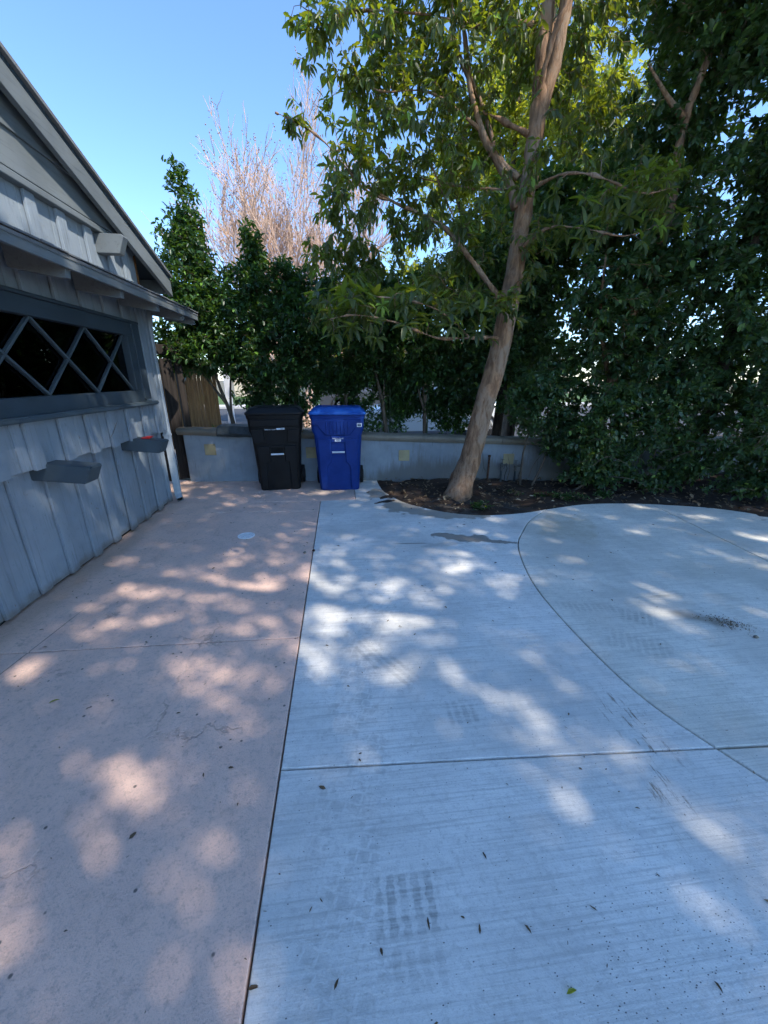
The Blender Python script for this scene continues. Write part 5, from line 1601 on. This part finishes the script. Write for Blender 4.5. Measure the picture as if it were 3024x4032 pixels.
# the house across the street
MAT['cream'] = stone('cream_stucco', (0.62, 0.52, 0.38), 30, 0.08, 0.2)
MAT['tile_roof'] = stone('brown_roof', (0.20, 0.12, 0.08), 20, 0.25, 0.5)
fh = empty('street_house', (2.0, 36.0, 0))
tag(fh, 'cream single storey house across the street', 'building')
MB().box((-11, 0, -0.1), (11, 7, 3.0)).build('wall', MAT['cream'], fh)
rf = MB().prism([(-11.6, -0.7, 2.92), (-11.6, 7.7, 2.92), (-11.6, 3.5, 4.9)], (23.2, 0, 0)).build('roof', MAT['tile_roof'], fh)
MB().box((4, 3.0, 4.2), (4.8, 3.7, 5.5)).build('chimney', MAT['cream'], rf)
for x in (-8.2, -4.6, 3.2, 7.2):
    w = MB().box((x - .9, -0.05, 0.95), (x + .9, -0.002, 2.25)).build('window', MAT['white_paint'], fh, bevel=0.01)
    for s in (-1, 1):
        MB().box((x + s * .43 - .38, -0.062, 1.05), (x + s * .43 + .38, -0.052, 2.15)).build('pane', MAT['car_glass'], w)
dr = MB().box((-1.1, -0.05, 0), (-.1, -0.002, 2.1)).build('door', simple('brown_door', (0.12, 0.05, 0.025), 0.5), fh, bevel=0.01)
MB().tube([(-.2, -0.06, 1.0), (-.2, -0.1, 1.0)], 0.03, 8).build('handle', MAT['steel'], dr)
post = MB().box((-2.46, 9.0, -0.1), (-2.34, 9.12, 2.0)).box((-2.49, 8.97, 2.0), (-2.31, 9.15, 2.05)).build('gate_post', MAT['white_paint'], bevel=0.008)
tag(post, 'white painted post seen behind the forked stem', 'post')

# ---------------------------------------------------------------- litter
r4 = np.random.default_rng(44)
n = 1500
px_ = r4.uniform(0.65, 5.6, n)
py_ = r4.uniform(3.6, 5.95, n)


def bed_edge(x):
    E_ = BED[6:] + BED2[1:] + BED3[1:]
    return np.interp(x, [p.x for p in E_], [p.y for p in E_])


ok = py_ > bed_edge(px_) + 0.02
px_, py_ = px_[ok], py_[ok]
n = len(px_)
pos = np.stack([px_, py_, np.full(n, 0.012) + r4.uniform(0, .02, n)], 1)
dirs = r4.normal(size=(n, 3)) * np.array([1, 1, .25])
nr = np.tile([0, 0, 1.0], (n, 1)) + r4.normal(0, .35, (n, 3))
ln_ = r4.uniform(.02, .075, n)
tag(leaf_mesh('leaf_litter', pos, dirs, nr, ln_, ln_ * r4.uniform(.3, .6, n), MAT['leaf_dry'], None, seed=9), 'dry brown leaves scattered over the soil bed', 'leaf litter', kind='stuff')
n = 520
px_, py_ = r4.uniform(-2.1, 3.9, n), r4.uniform(.45, 4.9, n)
ok = (py_ < np.where(px_ > .6, bed_edge(px_) - .05, 5.0))
px_, py_ = px_[ok], py_[ok]
n = len(px_)
pos = np.stack([px_, py_, np.full(n, 0.0035)], 1)
dirs = r4.normal(size=(n, 3)) * np.array([1, 1, .03])
nr = np.tile([0, 0, 1.0], (n, 1)) + r4.normal(0, .2, (n, 3))
ln_ = np.minimum(r4.lognormal(-4.5, .5, n), 0.032)
tag(leaf_mesh('leaf_bits', pos, dirs, nr, ln_, ln_ * r4.uniform(.12, .5, n), MAT['leaf_dry'], None, seed=10, lv=r4.random(n) * .5), 'tiny leaf scraps and twiglets scattered over the concrete', 'leaf scraps', kind='stuff')
# swept pile of grit
n = 420
c = np.array([2.53, 1.92])
off = r4.normal(0, 1, (n, 2)) * np.array([.075, .035])
ca, sa = math.cos(R(-38)), math.sin(R(-38))
xy = c + np.stack([off[:, 0] * ca - off[:, 1] * sa, off[:, 0] * sa + off[:, 1] * ca], 1)
pos = np.stack([xy[:, 0], xy[:, 1], 0.003 + r4.uniform(0, .008, n) * np.exp(-(off[:, 0] / .1) ** 2)], 1)
ln_ = r4.uniform(.003, .011, n)
tag(leaf_mesh('grit_pile', pos, r4.normal(size=(n, 3)), r4.normal(size=(n, 3)), ln_, ln_ * .6, MAT['leaf_dry'], None, seed=11, lv=r4.random(n) * .7), 'swept heap of grit and leaf crumbs on the concrete', 'debris', kind='stuff')
for k, (x0, y0, x1, y1) in enumerate(((2877, 2439, 2914, 2459), (2850, 2458, 2868, 2470))):
    a, b = gr(x0, y0, .008), gr(x1, y1, .006)
    tag(MB().tube([a, b], 0.0045, 8).build('paper_stick', MAT['white_paint']), ('longer white paper stick lying on the swept grit heap', 'shorter white paper stick lying on the swept grit heap')[k], 'stick')
pb = gr(2977, 2507, .008)
tag(MB().loft([rrect(.02, .018, .006, 0.001, pb.y, 2, pb.x), rrect(.028, .024, .008, .008, pb.y, 2, pb.x), rrect(.016, .014, .005, .015, pb.y, 2, pb.x)]).build('pebble', MAT['cap'], smooth=True), 'single pale pebble beside the swept heap', 'pebble')
for k, (x, y, lab) in enumerate(((1170, 2165, 'dark round nut shell at the seam of the two concretes'), (1200, 2175, 'pale pebble lying just off the concrete seam'))):
    p = gr(x, y, .01)
    if k == 0:
        p = gr(1235, 2167, .01)
    tag(MB().loft([rrect(.015, .015, .005, 0.001, p.y, 2, p.x), rrect(.03, .026, .009, .010, p.y, 2, p.x), rrect(.014, .014, .005, .02, p.y, 2, p.x)]).build(('nut_shell', 'pebble')[k], (MAT['iron'], MAT['cap'])[k], smooth=True), lab, ('nut shell', 'pebble')[k])
# single leaves and twigs one can pick out
FL = [(1475, 2305, .07, 40, .92, 'curled tan leaf lying in a sun patch on the grey concrete'), (2500, 3180, .045, -20, .3, 'small olive brown leaf on the grey concrete'), (2580, 3440, .035, -40, .02, 'small dark pointed leaf near the shadow edge'),
      (2300, 2985, .03, 60, .05, 'dark leaf pair piece just below the cross joint'), (2065, 3640, .06, -60, .3, 'thin brown leaf in the bright round sun patch'), (2230, 3915, .08, 10, .97, 'long pale green leaf near the bottom of the drive'),
      (2810, 3860, .06, -80, .12, 'dark red brown crumpled leaf in the lower corner'), (3005, 3540, .09, -40, .9, 'broken tan bark chip at the edge of the view'), (2150, 2195, .06, -5, .35, 'brown leaf beside the curved joint'),
      (2525, 2432, .05, -30, .5, 'golden brown leaf on the paler slab'), (435, 2300, .05, 10, .75, 'tan leaf on the pink concrete near the wall'), (400, 2225, .05, 25, .1, 'dark curled leaf on the pink concrete near the wall'),
      (190, 2770, .11, 35, .97, 'long yellow green blade on the pink concrete'), (905, 2060, .06, 12, .25, 'dark leaf next to the drain grate'), (1890, 3680, .06, 75, .2, 'upright lying olive twig leaf on the drive'), (1315, 3900, .06, 60, .2, 'olive leaf on the tyre marks')]
for (x, y, L, a, lv, lab) in FL:
    p = gr(x, y, .004)
    d = np.array([[math.cos(R(a)), math.sin(R(a)), .06]])
    L *= 0.42
    o = leaf_mesh('fallen_leaf', np.array([tuple(p)]), d, np.array([[.1, .1, 1.0]]), np.array([L]), np.array([L * (.30 if L < .045 else .18)]), MAT['leaf_dry'] if lv < .95 else MAT['leaf_far'], None, lv=np.array([min(lv, .9)]), seed=int(x))
    tag(o, lab, 'leaf', 'single leaves on the concrete')
